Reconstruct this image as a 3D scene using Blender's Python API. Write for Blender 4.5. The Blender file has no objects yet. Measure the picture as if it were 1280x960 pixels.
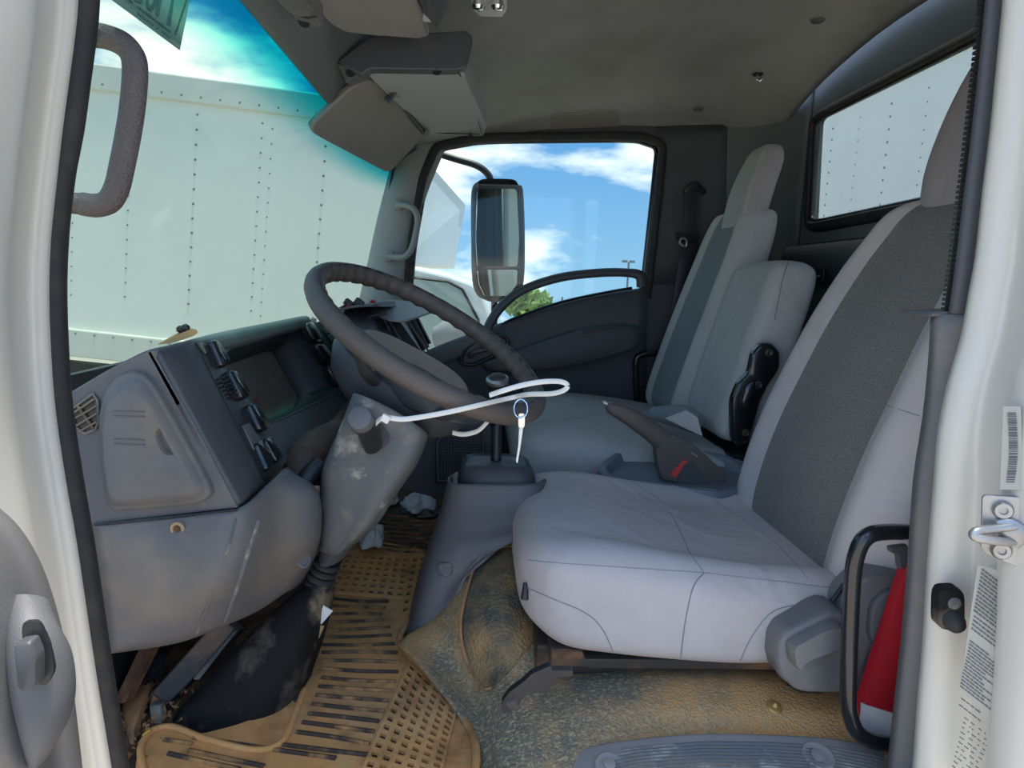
import bpy, bmesh, math, random
from mathutils import Vector as V, Matrix
from mathutils.bvhtree import BVHTree
random.seed(7)
S = bpy.context.scene
COL = S.collection
# ---------------------------------------------------------------- camera
FPX = 850.0
CAM = V((0, 0, 1.65))
AX = V((0.99795722, 0.03193463, 0.05533144))     # world axes seen from the lens (right, down, forward)
AY = V((-0.04995308, -0.14985924, 0.98744463))
AZ = V((0.03982561, -0.98819147, -0.14795788))
cd = bpy.data.cameras.new('camera'); cam = bpy.data.objects.new('camera', cd); COL.objects.link(cam)
cd.sensor_width = 36; cd.lens = FPX * 36 / 1280; cd.clip_start = .02; cd.clip_end = 500
R = Matrix(((AX[0], -AX[1], -AX[2]), (AY[0], -AY[1], -AY[2]), (AZ[0], -AZ[1], -AZ[2])))
cam.matrix_world = Matrix.Translation(CAM) @ R.to_4x4()
S.camera = cam
# ---------------------------------------------------------------- view
S.view_settings.view_transform = 'Standard'; S.view_settings.look = 'None'
S.view_settings.gamma = 1; S.view_settings.use_curve_mapping = False
S.view_settings.exposure = 1.05
# ---------------------------------------------------------------- sky
W = bpy.data.worlds.new('sky'); S.world = W; W.use_nodes = True
nt = W.node_tree; nt.nodes.clear()
def nn(nt, t, **k):
    n = nt.nodes.new(t)
    for a, b in k.items(): setattr(n, a, b)
    return n
out = nn(nt, 'ShaderNodeOutputWorld'); bg = nn(nt, 'ShaderNodeBackground'); bg.inputs[1].default_value = 1.0
tc = nn(nt, 'ShaderNodeTexCoord'); sp = nn(nt, 'ShaderNodeSeparateXYZ')
rp = nn(nt, 'ShaderNodeValToRGB')
rp.color_ramp.elements[0].position = 0.0; rp.color_ramp.elements[0].color = (.33, .55, .80, 1)
rp.color_ramp.elements[1].position = 0.55; rp.color_ramp.elements[1].color = (.10, .31, .70, 1)
e = rp.color_ramp.elements.new(.22); e.color = (.13, .36, .76, 1)
mp = nn(nt, 'ShaderNodeMapping'); mp.inputs['Scale'].default_value = (2.2, 2.2, 6.5); mp.inputs['Location'].default_value = (5, .2, 2)
nz = nn(nt, 'ShaderNodeTexNoise'); nz.inputs['Scale'].default_value = 1.5; nz.inputs['Detail'].default_value = 6; nz.inputs['Roughness'].default_value = .55
cr_ = nn(nt, 'ShaderNodeValToRGB'); cr_.color_ramp.elements[0].position = .515; cr_.color_ramp.elements[1].position = .66
mx = nn(nt, 'ShaderNodeMixRGB'); mx.inputs[2].default_value = (1.5, 1.38, 1.22, 1)
L = nt.links.new
L(tc.outputs['Generated'], sp.inputs[0]); L(sp.outputs[2], rp.inputs[0])
L(tc.outputs['Generated'], mp.inputs[0]); L(mp.outputs[0], nz.inputs['Vector']); L(nz.outputs[0], cr_.inputs[0])
L(cr_.outputs[0], mx.inputs[0]); L(rp.outputs[0], mx.inputs[1]); L(mx.outputs[0], bg.inputs[0]); L(bg.outputs[0], out.inputs[0])
# ---------------------------------------------------------------- sun (soft, high behind the open door)
sd = bpy.data.lights.new('sun', 'SUN'); sun = bpy.data.objects.new('sun', sd); COL.objects.link(sun)
sd.energy = 4.5; sd.angle = math.radians(10); sd.color = (1, .93, .82)
sun.rotation_euler = V((-.10, .06, -1.0)).to_track_quat('-Z', 'Y').to_euler()

# ================================================================ helpers
def ray(u, v):
    c = V((u - 640, v - 480, FPX)); return V((c.dot(AX), c.dot(AY), c.dot(AZ)))
def P(u, v, y): r = ray(u, v); return CAM + r * (y / r.y)
def PX(u, v, x): r = ray(u, v); return CAM + r * (x / r.x)
def PZ(u, v, z): r = ray(u, v); return CAM + r * ((z - CAM.z) / r.z)
def hit(u, v, pl):
    p0, n = pl; r = ray(u, v); return CAM + r * ((p0 - CAM).dot(n) / r.dot(n))
TREES = {}
def on(key, u, v, lift=0.0):
    r = ray(u, v).normalized()
    loc, nor, i, d = TREES[key].ray_cast(CAM, r)
    if loc is None: return None
    if nor.dot(r) > 0: nor = -nor
    return loc + nor * lift
def cr(pts, n=6, closed=False):
    pts = [V(p) for p in pts]; N = len(pts); o = []
    if N < 3 and not closed:
        return [pts[0].lerp(pts[-1], i / n) for i in range(n + 1)]
    segs = N if closed else N - 1
    for i in range(segs):
        if closed: a, b, c, d = pts[i-1], pts[i], pts[(i+1) % N], pts[(i+2) % N]
        else:
            b, c = pts[i], pts[i+1]; a = pts[i-1] if i else b*2-c; d = pts[i+2] if i+2 < N else c*2-b
        for k in range(n):
            t = k / n
            o.append(((b*2) + (c-a)*t + (a*2-b*5+c*4-d)*t*t + (b*3-a-c*3+d)*t**3) * .5)
    if not closed: o.append(pts[-1])
    return o
def rnd(pts, r=.3, n=3, closed=True):
    """round the corners of a polygon"""
    o = []; N = len(pts)
    for i in range(N):
        if not closed and i in (0, N-1): o.append(V(pts[i])); continue
        a, b, c = V(pts[i-1]), V(pts[i]), V(pts[(i+1) % N])
        p = b.lerp(a, min(.5, r)); q = b.lerp(c, min(.5, r))
        for k in range(n+1):
            t = k/n; o.append(p.lerp(b, t).lerp(b.lerp(q, t), t))
    return o
ORG = {}
def tag(o, label=None, cat=None, group=None, kind=None):
    if label: o['label'] = label
    if cat: o['category'] = cat
    if group: o['group'] = group
    if kind: o['kind'] = kind
    return o
def thing(name, label, cat, loc, group=None, kind=None):
    o = bpy.data.objects.new(name, None); o.empty_display_size = .05
    COL.objects.link(o); o.location = loc; ORG[o] = V(loc)
    return tag(o, label, cat, group, kind)
def obj(name, vs, fs, mat, parent=None, smooth=35, bevel=0, sub=0, solid=0, soff=-1, key=None, bseg=2, recalc=True):
    vs = [V(v) for v in vs]
    if key: TREES[key] = BVHTree.FromPolygons(vs, [tuple(f) for f in fs])
    if parent: org = ORG[parent]
    else:
        lo = V([min(v[i] for v in vs) for i in range(3)]); hi = V([max(v[i] for v in vs) for i in range(3)])
        org = V(((lo.x+hi.x)/2, (lo.y+hi.y)/2, lo.z))
    me = bpy.data.meshes.new(name); me.from_pydata([v - org for v in vs], [], [tuple(f) for f in fs])
    bm = bmesh.new(); bm.from_mesh(me)
    bmesh.ops.remove_doubles(bm, verts=bm.verts, dist=1e-6)
    if recalc: bmesh.ops.recalc_face_normals(bm, faces=bm.faces)
    bm.to_mesh(me); bm.free()
    if smooth:
        me.shade_smooth()
        if smooth < 180: me.set_sharp_from_angle(angle=math.radians(smooth))
    me.materials.append(mat)
    o = bpy.data.objects.new(name, me); COL.objects.link(o)
    ORG[o] = org
    if parent: o.parent = parent
    else: o.location = org
    if solid:
        m = o.modifiers.new('solid', 'SOLIDIFY'); m.thickness = solid; m.offset = soff
    if bevel:
        m = o.modifiers.new('bevel', 'BEVEL'); m.width = bevel; m.segments = bseg; m.limit_method = 'ANGLE'; m.angle_limit = math.radians(40)
    if sub:
        m = o.modifiers.new('sub', 'SUBSURF'); m.levels = sub; m.render_levels = sub
    return o
class MB:
    def __init__(s): s.v = []; s.f = []
    def add(s, vs, fs):
        k = len(s.v); s.v += [V(v) for v in vs]; s.f += [tuple(i + k for i in f) for f in fs]; return s
    def build(s, name, mat, parent=None, **k): return obj(name, s.v, s.f, mat, parent, **k)
def g_box(c, size, rot=None):
    c = V(c); h = V(size) * .5; vs = []
    for x in (-1, 1):
        for y in (-1, 1):
            for z in (-1, 1):
                p = V((x*h.x, y*h.y, z*h.z)); vs.append(c + (rot @ p if rot else p))
    return vs, [(0,1,3,2),(4,6,7,5),(0,4,5,1),(2,3,7,6),(0,2,6,4),(1,5,7,3)]
def g_ext(poly, d):
    n = len(poly); vs = [V(p) for p in poly] + [V(p) + d for p in poly]
    return vs, [tuple(range(n)), tuple(range(2*n-1, n-1, -1))] + [(i, (i+1) % n, n+(i+1) % n, n+i) for i in range(n)]
def g_rings(rings, closed=True, caps=True):
    n = len(rings[0]); vs = [p for r in rings for p in r]; fs = []
    m = n if closed else n-1
    for i in range(len(rings)-1):
        for j in range(m): fs.append((i*n+j, i*n+(j+1) % n, (i+1)*n+(j+1) % n, (i+1)*n+j))
    if caps and closed: fs += [tuple(range(n-1, -1, -1)), tuple(range((len(rings)-1)*n, len(rings)*n))]
    return vs, fs
def g_tube(path, r, seg=10, closed=False, flat=1.0, up=None, caps=True):
    """sweep; r number or list; flat scales the second axis"""
    path = [V(p) for p in path]; N = len(path); rings = []; nrm = None
    for i, p in enumerate(path):
        a = path[i-1] if (i or closed) else p; b = path[(i+1) % N] if (i+1 < N or closed) else p
        t = (b-a).normalized()
        if up is not None: nrm = (V(up) - t*V(up).dot(t)).normalized()
        elif nrm is None: nrm = t.orthogonal().normalized()
        else: nrm = (nrm - t*nrm.dot(t)).normalized()
        bn = t.cross(nrm); rr = r[i] if isinstance(r, (list, tuple)) else r
        rings.append([p + nrm*math.cos(q)*rr + bn*math.sin(q)*rr*flat for q in [2*math.pi*k/seg for k in range(seg)]])
    if closed: rings.append(rings[0])
    return g_rings(rings, True, caps and not closed)
def tube(name, path, r, mat, parent=None, seg=10, closed=False, flat=1.0, up=None, smooth_n=0, **k):
    if smooth_n: path = cr(path, smooth_n, closed)
    if isinstance(r, list) and len(r) != len(path):
        q = []; 
        for i in range(len(path)):
            t = i/(len(path)-1)*(len(r)-1); j = min(int(t), len(r)-2); q.append(r[j]+(r[j+1]-r[j])*(t-j))
        r = q
    vs, fs = g_tube(path, r, seg, closed, flat, up); return obj(name, vs, fs, mat, parent, smooth=60, **k)
def plate(name, px, pl, th, mat, parent=None, bevel=0, round_=0, off=0, **k):
    """flat outline on a plane of the thing, given thickness behind it"""
    p0, n = pl
    pts = [hit(u, v, (p0 + n*off, n)) for u, v in px]
    if round_: pts = rnd(pts, round_, 4)
    vs, fs = g_ext(pts, -n*th); return obj(name, vs, fs, mat, parent, bevel=bevel, **k)
def puff(name, px, pl, h, mat, parent=None, round_=.25, steps=((1,0),(1,.5),(.97,.85),(.9,1)), th=.01, **k):
    """raised rounded cover: shrinking rings along the normal"""
    p0, n = pl; pts = [hit(u, v, pl) for u, v in px]
    if round_: pts = rnd(pts, round_, 5)
    c = sum(pts, V())/len(pts)
    rings = [[p - n*th for p in pts]] + [[c + (p-c)*s + n*h*t for p in pts] for s, t in steps]
    vs, fs = g_rings(rings); return obj(name, vs, fs, mat, parent, smooth=60, **k)
def surf(name, rows, mat, parent=None, n=5, solid=.004, key=None, **k):
    rows = [cr(r, n) for r in rows]
    cols = [cr([r[j] for r in rows], n) for j in range(len(rows[0]))]
    g = [[cols[j][i] for j in range(len(cols))] for i in range(len(cols[0]))]
    vs, fs = g_rings(g, closed=False, caps=False)
    return obj(name, vs, fs, mat, parent, smooth=50, solid=solid, key=key, **k)
def lr(name, secs, mat, parent=None, seg=20, n=4, sq=2.0, key=None, **k):
    """body swept through sections (left point, right point, half depth)"""
    Ls = cr([a for a, b, d in secs], n); Rs = cr([b for a, b, d in secs], n); Ds = cr([V((d, 0, 0)) for a, b, d in secs], n)
    rings = []
    for i in range(len(Ls)):
        c = (Ls[i]+Rs[i])/2; a = (Rs[i]-Ls[i])/2
        t = ((Ls[min(i+1, len(Ls)-1)]+Rs[min(i+1, len(Ls)-1)]) - (Ls[max(i-1, 0)]+Rs[max(i-1, 0)])).normalized()
        b = a.cross(t).normalized()*Ds[i].x; ring = []
        for q in range(seg):
            th = 2*math.pi*q/seg; cx, sx = math.cos(th), math.sin(th); e = 2/sq
            ring.append(c + a*math.copysign(abs(cx)**e, cx) + b*math.copysign(abs(sx)**e, sx))
        rings.append(ring)
    vs, fs = g_rings(rings); return obj(name, vs, fs, mat, parent, smooth=60, key=key, **k)
def g_lathe(c, axis, prof, seg=24):
    c = V(c); ax = V(axis).normalized(); e1 = ax.orthogonal().normalized(); e2 = ax.cross(e1)
    return g_rings([[c + ax*h + (e1*math.cos(q)+e2*math.sin(q))*max(r, 1e-4) for q in [2*math.pi*k/seg for k in range(seg)]] for r, h in prof])
def lathe(name, c, axis, prof, mat, parent=None, seg=24, **k):
    vs, fs = g_lathe(c, axis, prof, seg); return obj(name, vs, fs, mat, parent, smooth=40, **k)

# ---------------------------------------------------------------- materials
def mat(name, c, rough=.6, c2=None, ns=6, lo=.45, hi=.7, amt=1.0, bump=0, bs=300, metal=0, coat=0, vor=False, c3=None, n3=25, lo3=.6, hi3=.7, spec=.5, weave=0, wr=0):
    m = bpy.data.materials.new(name); m.use_nodes = True; t = m.node_tree; b = t.nodes['Principled BSDF']; L = t.links.new
    b.inputs['Base Color'].default_value = (*c, 1); b.inputs['Roughness'].default_value = rough; b.inputs['Metallic'].default_value = metal
    b.inputs['Specular IOR Level'].default_value = spec
    if coat: b.inputs['Coat Weight'].default_value = coat; b.inputs['Coat Roughness'].default_value = .15
    co = nn(t, 'ShaderNodeTexCoord').outputs['Object']; cur = None
    for cc, s, a, z, am in ((c2, ns, lo, hi, amt), (c3, n3, lo3, hi3, 1)):
        if cc is None: continue
        z_ = nn(t, 'ShaderNodeTexNoise'); z_.inputs['Scale'].default_value = s; z_.inputs['Detail'].default_value = 7; z_.inputs['Roughness'].default_value = .62
        r_ = nn(t, 'ShaderNodeMapRange'); r_.inputs[1].default_value = a; r_.inputs[2].default_value = z; r_.inputs[4].default_value = am
        x_ = nn(t, 'ShaderNodeMixRGB'); x_.inputs[2].default_value = (*cc, 1)
        L(co, z_.inputs['Vector']); L(z_.outputs[0], r_.inputs[0]); L(r_.outputs[0], x_.inputs[0])
        if cur is None: x_.inputs[1].default_value = (*c, 1)
        else: L(cur, x_.inputs[1])
        cur = x_.outputs[0]
    if weave:
        br = nn(t, 'ShaderNodeTexBrick'); br.inputs['Scale'].default_value = weave; br.inputs['Mortar Size'].default_value = .03
        br.inputs['Color1'].default_value = (1, 1, 1, 1); br.inputs['Color2'].default_value = (.86, .86, .86, 1); br.inputs['Mortar'].default_value = (.5, .5, .5, 1)
        mp = nn(t, 'ShaderNodeMapping'); mp.inputs['Rotation'].default_value = (math.radians(90), 0, math.radians(90)); L(co, mp.inputs[0]); L(mp.outputs[0], br.inputs['Vector'])
        x_ = nn(t, 'ShaderNodeMixRGB', blend_type='MULTIPLY'); x_.inputs[0].default_value = 1
        if cur is None: x_.inputs[1].default_value = (*c, 1)
        else: L(cur, x_.inputs[1])
        L(br.outputs[0], x_.inputs[2]); cur = x_.outputs[0]
    if cur: L(cur, b.inputs['Base Color'])
    if bump:
        if vor: z_ = nn(t, 'ShaderNodeTexVoronoi')
        else: z_ = nn(t, 'ShaderNodeTexNoise'); z_.inputs['Detail'].default_value = 3
        z_.inputs['Scale'].default_value = bs; L(co, z_.inputs['Vector'])
        bu = nn(t, 'ShaderNodeBump'); bu.inputs['Strength'].default_value = bump; bu.inputs['Distance'].default_value = .002
        L(z_.outputs[0], bu.inputs['Height']); L(bu.outputs[0], b.inputs['Normal'])
        if wr:
            w_ = nn(t, 'ShaderNodeTexNoise'); w_.inputs['Scale'].default_value = 9; w_.inputs['Detail'].default_value = 2; w_.inputs['Distortion'].default_value = 1.2
            b2 = nn(t, 'ShaderNodeBump'); b2.inputs['Strength'].default_value = wr; b2.inputs['Distance'].default_value = .02
            L(co, w_.inputs['Vector']); L(w_.outputs[0], b2.inputs['Height']); L(b2.outputs[0], bu.inputs['Normal'])
    return m
def glass(name, tint, refl=.06, band=None):
    m = bpy.data.materials.new(name); m.use_nodes = True; t = m.node_tree; t.nodes.clear(); L = t.links.new
    o = nn(t, 'ShaderNodeOutputMaterial'); tr = nn(t, 'ShaderNodeBsdfTransparent'); gl = nn(t, 'ShaderNodeBsdfGlossy'); mx = nn(t, 'ShaderNodeMixShader')
    gl.inputs['Roughness'].default_value = .03; tr.inputs[0].default_value = (*tint, 1); mx.inputs[0].default_value = refl
    if band:   # factory shade band printed in the glass along its top edge (object z)
        co = nn(t, 'ShaderNodeTexCoord'); s = nn(t, 'ShaderNodeSeparateXYZ'); r = nn(t, 'ShaderNodeMapRange'); x = nn(t, 'ShaderNodeMixRGB')
        r.inputs[1].default_value = band[1]; r.inputs[2].default_value = band[2]; r.interpolation_type = 'SMOOTHSTEP'
        x.inputs[1].default_value = (*tint, 1); x.inputs[2].default_value = (*band[0], 1)
        L(co.outputs['Object'], s.inputs[0]); L(s.outputs[2], r.inputs[0]); L(r.outputs[0], x.inputs[0]); L(x.outputs[0], tr.inputs[0])
    L(tr.outputs[0], mx.inputs[1]); L(gl.outputs[0], mx.inputs[2]); L(mx.outputs[0], o.inputs[0]); return m
DUST = (.42, .30, .18); CLAY = (.56, .29, .11)
m_dash = mat('grey_plastic', (.095, .098, .106), .55, (.20, .19, .18), 4, .5, .75, .6, bump=.25, bs=900)
m_dashl = mat('light_grey_plastic', (.12, .12, .123), .5, (.24, .20, .15), 5, .52, .75, .7, bump=.2, bs=900)
m_dusty = mat('dusty_grey_plastic', (.11, .115, .12), .55, (.34, .30, .23), 7, .48, .72, .9, bump=.25, bs=700, c3=(.42, .40, .34), n3=18, lo3=.56, hi3=.68)
m_bezel = mat('charcoal_plastic', (.062, .065, .073), .45, (.15, .15, .15), 5, .55, .8, .5, bump=.2, bs=900, c3=(.5, .5, .5), n3=60, lo3=.72, hi3=.76)
m_black = mat('black_plastic', (.018, .019, .021), .4, (.07, .065, .06), 20, .55, .8, .5)
m_gloss = mat('black_gloss', (.012, .013, .016), .18, (.06, .06, .06), 14, .6, .8, .4, coat=.4)
m_rubber = mat('black_rubber', (.02, .021, .022), .7, (.07, .06, .05), 30, .5, .8, .6, bump=.3, bs=400)
m_white = mat('white_body_paint', (.66, .635, .57), .35, (.50, .45, .35), 3, .58, .85, .5, coat=.3)
m_head = mat('headliner_cloth', (.34, .325, .31), .95, (.21, .198, .18), 3, .42, .72, .8, bump=.3, bs=500)
m_trim = mat('dark_trim', (.068, .072, .077), .6, (.12, .12, .12), 5, .5, .8, .5, bump=.2, bs=600)
m_trimg = mat('rear_wall_trim', (.13, .145, .145), .6, (.10, .11, .11), 3, .45, .75, .5, bump=.2, bs=600)
m_pillar = mat('pillar_trim', (.27, .275, .27), .6, (.24, .25, .24), 4, .5, .8, .5, bump=.1, bs=600)
m_visor = mat('visor_vinyl', (.24, .23, .21), .7, (.19, .18, .16), 6, .5, .8, .6, bump=.2, bs=500)
m_under = mat('console_underside', (.36, .36, .355), .6, (.33, .33, .33), 4, .5, .8, .5)
m_fab = mat('seat_fabric', (.53, .485, .47), .95, (.43, .39, .37), 5, .45, .75, .7, bump=.35, bs=900, spec=.15, wr=.35)
m_fabi = mat('seat_insert_fabric', (.275, .255, .235), .95, (.17, .165, .16), 420, .48, .56, .8, bump=.9, bs=330, vor=True, spec=.15)
m_fab2 = mat('seat_fabric_far', (.44, .445, .435), .95, (.36, .35, .335), 5, .45, .75, .7, bump=.35, bs=900, spec=.15, wr=.35)
m_fab2i = mat('seat_insert_far', (.23, .26, .27), .95, (.20, .215, .215), 6, .45, .7, .6, bump=.5, bs=700, spec=.15)
m_fabs = mat('seat_side_fabric', (.40, .36, .36), .95, (.31, .29, .32), 5, .45, .75, .6, bump=.35, bs=900, spec=.15, wr=.35)
m_seam = mat('seam_thread', (.27, .26, .27), .9)
m_seatp = mat('seat_plastic', (.15, .15, .152), .45, (.28, .26, .23), 9, .55, .8, .5, bump=.1, bs=700)
m_seatpd = mat('seat_plastic_dark', (.10, .105, .115), .5, (.15, .14, .13), 9, .55, .8, .5)
m_wheel = mat('wheel_grip', (.105, .088, .077), .5, (.15, .13, .115), 7, .5, .8, .6, bump=.3, bs=900)
m_pad = mat('wheel_pad', (.36, .28, .22), .6, (.2, .17, .15), 8, .5, .8, .6, bump=.2, bs=900)
m_under2 = mat('wheel_underside', (.055, .06, .068), .5, (.09, .09, .09), 5, .5, .8, .5, bump=.2, bs=900)
m_mat = mat('floor_mat_rubber', (.68, .33, .11), .9, (.20, .10, .045), 7, .48, .66, .9, bump=.5, bs=150, c3=(.68, .42, .20), n3=5, lo3=.5, hi3=.75)
m_mat2 = mat('floor_mat_ridge', (.06, .04, .028), .85, (.50, .25, .09), 16, .46, .62, .95, bump=.4, bs=200)
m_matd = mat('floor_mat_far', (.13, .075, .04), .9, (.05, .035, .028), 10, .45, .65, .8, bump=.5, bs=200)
m_pit = mat('floor_pit', (.045, .03, .02), .95, (.12, .07, .035), 20, .5, .7, .7)
m_vinyl = mat('floor_vinyl', (.19, .165, .115), .75, (.62, .32, .11), 3.6, .40, .55, .95, bump=.9, bs=260, vor=True, c3=(.46, .36, .20), n3=170, lo3=.50, hi3=.62)
m_vinyl2 = mat('engine_cover_vinyl', (.075, .075, .055), .6, (.48, .28, .10), 5, .44, .62, .9, bump=1, bs=220, vor=True)
m_sill = mat('sill_aluminium', (.30, .28, .265), .55, (.22, .20, .18), 12, .45, .75, .7, metal=.1)
m_boot = mat('scuffed_black_rubber', (.013, .012, .011), .8, (.15, .125, .10), 11, .50, .66, .85, bump=.5, bs=60, spec=.2, c3=(.44, .30, .16), n3=7, lo3=.58, hi3=.72)
m_rust = mat('clay_covered_steel', (.11, .055, .03), .9, (.42, .21, .09), 9, .45, .65, .9, bump=1, bs=60, c3=(.02, .016, .014), n3=5, lo3=.5, hi3=.6)
m_clay = mat('dry_clay', (.42, .21, .09), .95, (.18, .10, .05), 30, .45, .65, .8, bump=1, bs=60)
m_steel = mat('bare_steel', (.42, .42, .42), .38, (.28, .25, .2), 20, .5, .75, .6, metal=.8)
m_rail = mat('rail_steel', (.05, .045, .04), .45, (.25, .13, .06), 12, .5, .7, .7, metal=.3)
m_chrome = mat('chrome', (.75, .75, .74), .12, metal=1)
m_tie = mat('white_nylon', (.78, .76, .70), .4)
m_red = mat('red_cloth', (.50, .008, .02), .7, (.35, .006, .015), 12, .5, .7, .6, bump=.2, bs=500)
m_redp = mat('red_mark', (.65, .06, .05), .5)
m_wcloth = mat('white_cloth', (.70, .68, .66), .9, (.45, .38, .32), 14, .55, .8, .7, bump=.2, bs=300)
m_box = mat('white_trailer_panel', (.86, .85, .80), .45, (.76, .75, .70), 1.2, .5, .8, .7, c3=(.62, .60, .54), n3=4, lo3=.68, hi3=.8)
m_boxr = mat('trailer_rail', (.70, .69, .64), .45, (.6, .58, .54), 3, .5, .8, .6)
m_rivet = mat('rivet_grey', (.22, .24, .24), .6)
m_cabw = mat('white_truck_paint', (.75, .76, .76), .3, coat=.4)
m_asph = mat('pale_concrete', (.36, .33, .28), .95, (.44, .40, .34), 3, .4, .7, .8, bump=.5, bs=80)
m_leaf = mat('leaves', (.13, .24, .05), .8, (.25, .35, .08), 6, .4, .7, .8)
m_bark = mat('bark', (.12, .09, .06), .9)
m_mirror = mat('mirror_glass', (.52, .58, .52), .03, metal=1)
m_gauge = mat('gauge_lens', (.27, .235, .20), .35, (.44, .32, .2), 9, .48, .75, .8, coat=.5)
m_tan = mat('dried_cardboard', (.45, .30, .13), .85, (.60, .42, .18), 20, .5, .7, .6)
m_paper = mat('white_paper', (.72, .72, .70), .8)
m_stk = mat('green_sticker', (.17, .27, .21), .6, (.22, .30, .22), 60, .45, .7, .7)
m_stkp = mat('sticker_print', (.02, .09, .07), .6)
m_ink = mat('label_ink', (.10, .10, .10), .7)
m_lab = mat('label_film', (.42, .405, .36), .6, spec=.2)
m_lens = mat('lamp_lens', (.72, .74, .72), .12, (.5, .5, .5), 40, .5, .7, .8, spec=.8)
m_duct = mat('brown_duct', (.09, .055, .04), .7, (.2, .13, .08), 14, .5, .7, .7)
g_ws = glass('windshield_glass', (.66, .735, .68), .03, band=((.03, .50, .50), .47, .56))
g_side = glass('side_glass', (.68, .75, .74), .03)
g_rear = glass('rear_glass', (.66, .70, .68), .03)
# ================================================================ SETTING
# ---- ground and things outside
vs, fs = g_box((0, 0, 0), (110, 110, .1), Matrix.Rotation(-.045, 3, 'X')); vs = [v + V((0, 5, -.35)) for v in vs]; o = obj('ground', vs, fs, m_asph, smooth=0); tag(o, kind='structure')
# ---- cab floor pan
vs, fs = g_ext([V((-.72, .70, .985)), V((.3, .70, .985)), V((.3, 2.34, .985)), V((-.72, 2.34, .985))], V((0, 0, -.03)))
o = obj('floor', vs, fs, m_rust, smooth=0); tag(o, kind='structure')
# ---- firewall behind the dash
vs, fs = g_box((-.66, 1.52, 1.21), (.02, 1.64, .46)); o = obj('wall_front', vs, fs, m_rust, smooth=0); tag(o, kind='structure')
# ---- headliner
def zc(x, y):
    t = abs(y-1.5)/.80
    zx = 2.0 + .33*(1-math.exp(-max(0, x+.30)/.22)) - (max(0, x-.75)**2)*.6
    return zx - .15*t**2.6*min(1, max(0, (x+.30)/.25))
rows = [[V((x, y, zc(x, y))) for y in (.70, .85, 1.0, 1.25, 1.5, 1.75, 2.0, 2.15, 2.26, 2.31)] for x in (-.30, -.25, -.2, -.1, .1, .35, .6, .8, .9, .97)]
o = surf('ceiling', rows, m_head, n=3, solid=.015, soff=1, key='ceiling'); tag(o, kind='structure')
# ---- rear wall: rounded far corner, flat panel with window opening
XR = 1.0; PR = (V((XR, 0, 0)), V((-1, 0, 0)))
def ringplate(name, inner, outer, d, mat_, parent=None, **k):
    n = len(inner); vs = inner + outer + [p+d for p in inner] + [p+d for p in outer]; fs = []
    for i in range(n):
        j = (i+1) % n
        fs += [(i, j, n+j, n+i), (2*n+i, 3*n+i, 3*n+j, 2*n+j), (i, 2*n+i, 2*n+j, j), (n+i, n+j, 3*n+j, 3*n+i)]
    return obj(name, vs, fs, mat_, parent, **k)
hole = rnd([V((XR, 2.085, 2.175)), V((XR, 2.05, 1.845)), V((XR, .92, 1.865)), V((XR, .92, 2.19))], .07, 6)
def expand(ring, y0, y1, z0, z1, x):
    o = []; cy, cz = (y0+y1)/2, (z0+z1)/2
    for p in ring:
        dy, dz = p.y-1.5, p.z-2.0
        o.append(V((x, 1.5+dy*((y1-1.5)/.565 if dy > 0 else (1.5-y0)/.58), 2.0+dz*((z1-2.0)/.18 if dz > 0 else (2.0-z0)/.145))))
    return o
outer = expand(hole, .66, 2.17, 1.0, 2.46, XR)
o = ringplate('wall_back', hole, outer, V((.02, 0, 0)), m_trimg, smooth=0); tag(o, kind='structure')
rows = [[V((x, y, z)) for z in (1.0, 1.5, 1.8, 2.1, 2.2, zt)] for x, y, zt in ((.79, 2.30, 2.30), (.87, 2.29, 2.32), (.94, 2.245, 2.34), (.985, 2.19, 2.38), (1.0, 2.12, 2.40))]
wc = surf('wall_back', rows, m_trimg, n=3, solid=.01); tag(wc, kind='structure')
# lower ledge of the rear wall
rows = [[V((.985, y, 1.80)), V((.955, y, 1.785)), V((.95, y, 1.74)), V((.97, y, 1.70)), V((.985, y, 1.68))] for y in (.75, 1.2, 1.7, 2.0, 2.12)]
o = surf('trim_1', rows, m_trim, n=3, solid=.004); tag(o, kind='structure')
wn = bpy.data.objects.new('window_1', None); COL.objects.link(wn); wn['kind'] = 'structure'; ORG[wn] = V((XR, 1.5, 1.85)); wn.location = ORG[wn]
tube('window_seal', [p + V((-.008, 0, 0)) for p in hole], .020, m_rubber, wn, closed=True, flat=.7, seg=8)
tube('frame_lip', [V((XR-.012, 1.5+(p.y-1.5)*.965, 2.012+(p.z-2.012)*.90)) for p in hole], .006, m_black, wn, closed=True, seg=6)
vs, fs = g_ext([V((XR+.012, p.y, p.z)) for p in hole], V((.004, 0, 0))); obj('window_pane', vs, fs, g_rear, wn, smooth=0)
# ---- windshield
WB, WT = -.64, -.335
def wsp(s, t):    # s across 0 near .. 1 far, t up
    y = .74 + s*1.56; e_ = 1-max(0, 2*s-1)**4
    x = (-.385-.24*e_)*(1-t) + (-.285-.02*e_)*t - .055*e_*4*t*(1-t); z = 1.44 + (2.01-1.44)*t
    return V((x, y, z))
w2 = bpy.data.objects.new('window_2', None); COL.objects.link(w2); w2['kind'] = 'structure'; ORG[w2] = wsp(.5, 0); w2.location = ORG[w2]
rows = [[wsp(s/6, t/4) for s in range(7)] for t in range(5)]
surf('window_pane', rows, g_ws, w2, n=2, solid=.004, key='ws')
tube('window_seal', [wsp(s/16, 1)+V((.006, 0, .004)) for s in range(17)], .011, m_rubber, w2, seg=8)
tube('window_seal', [wsp(1, t/8)+V((.01, -.01, 0)) for t in range(9)], .010, m_rubber, w2, seg=8)
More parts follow.
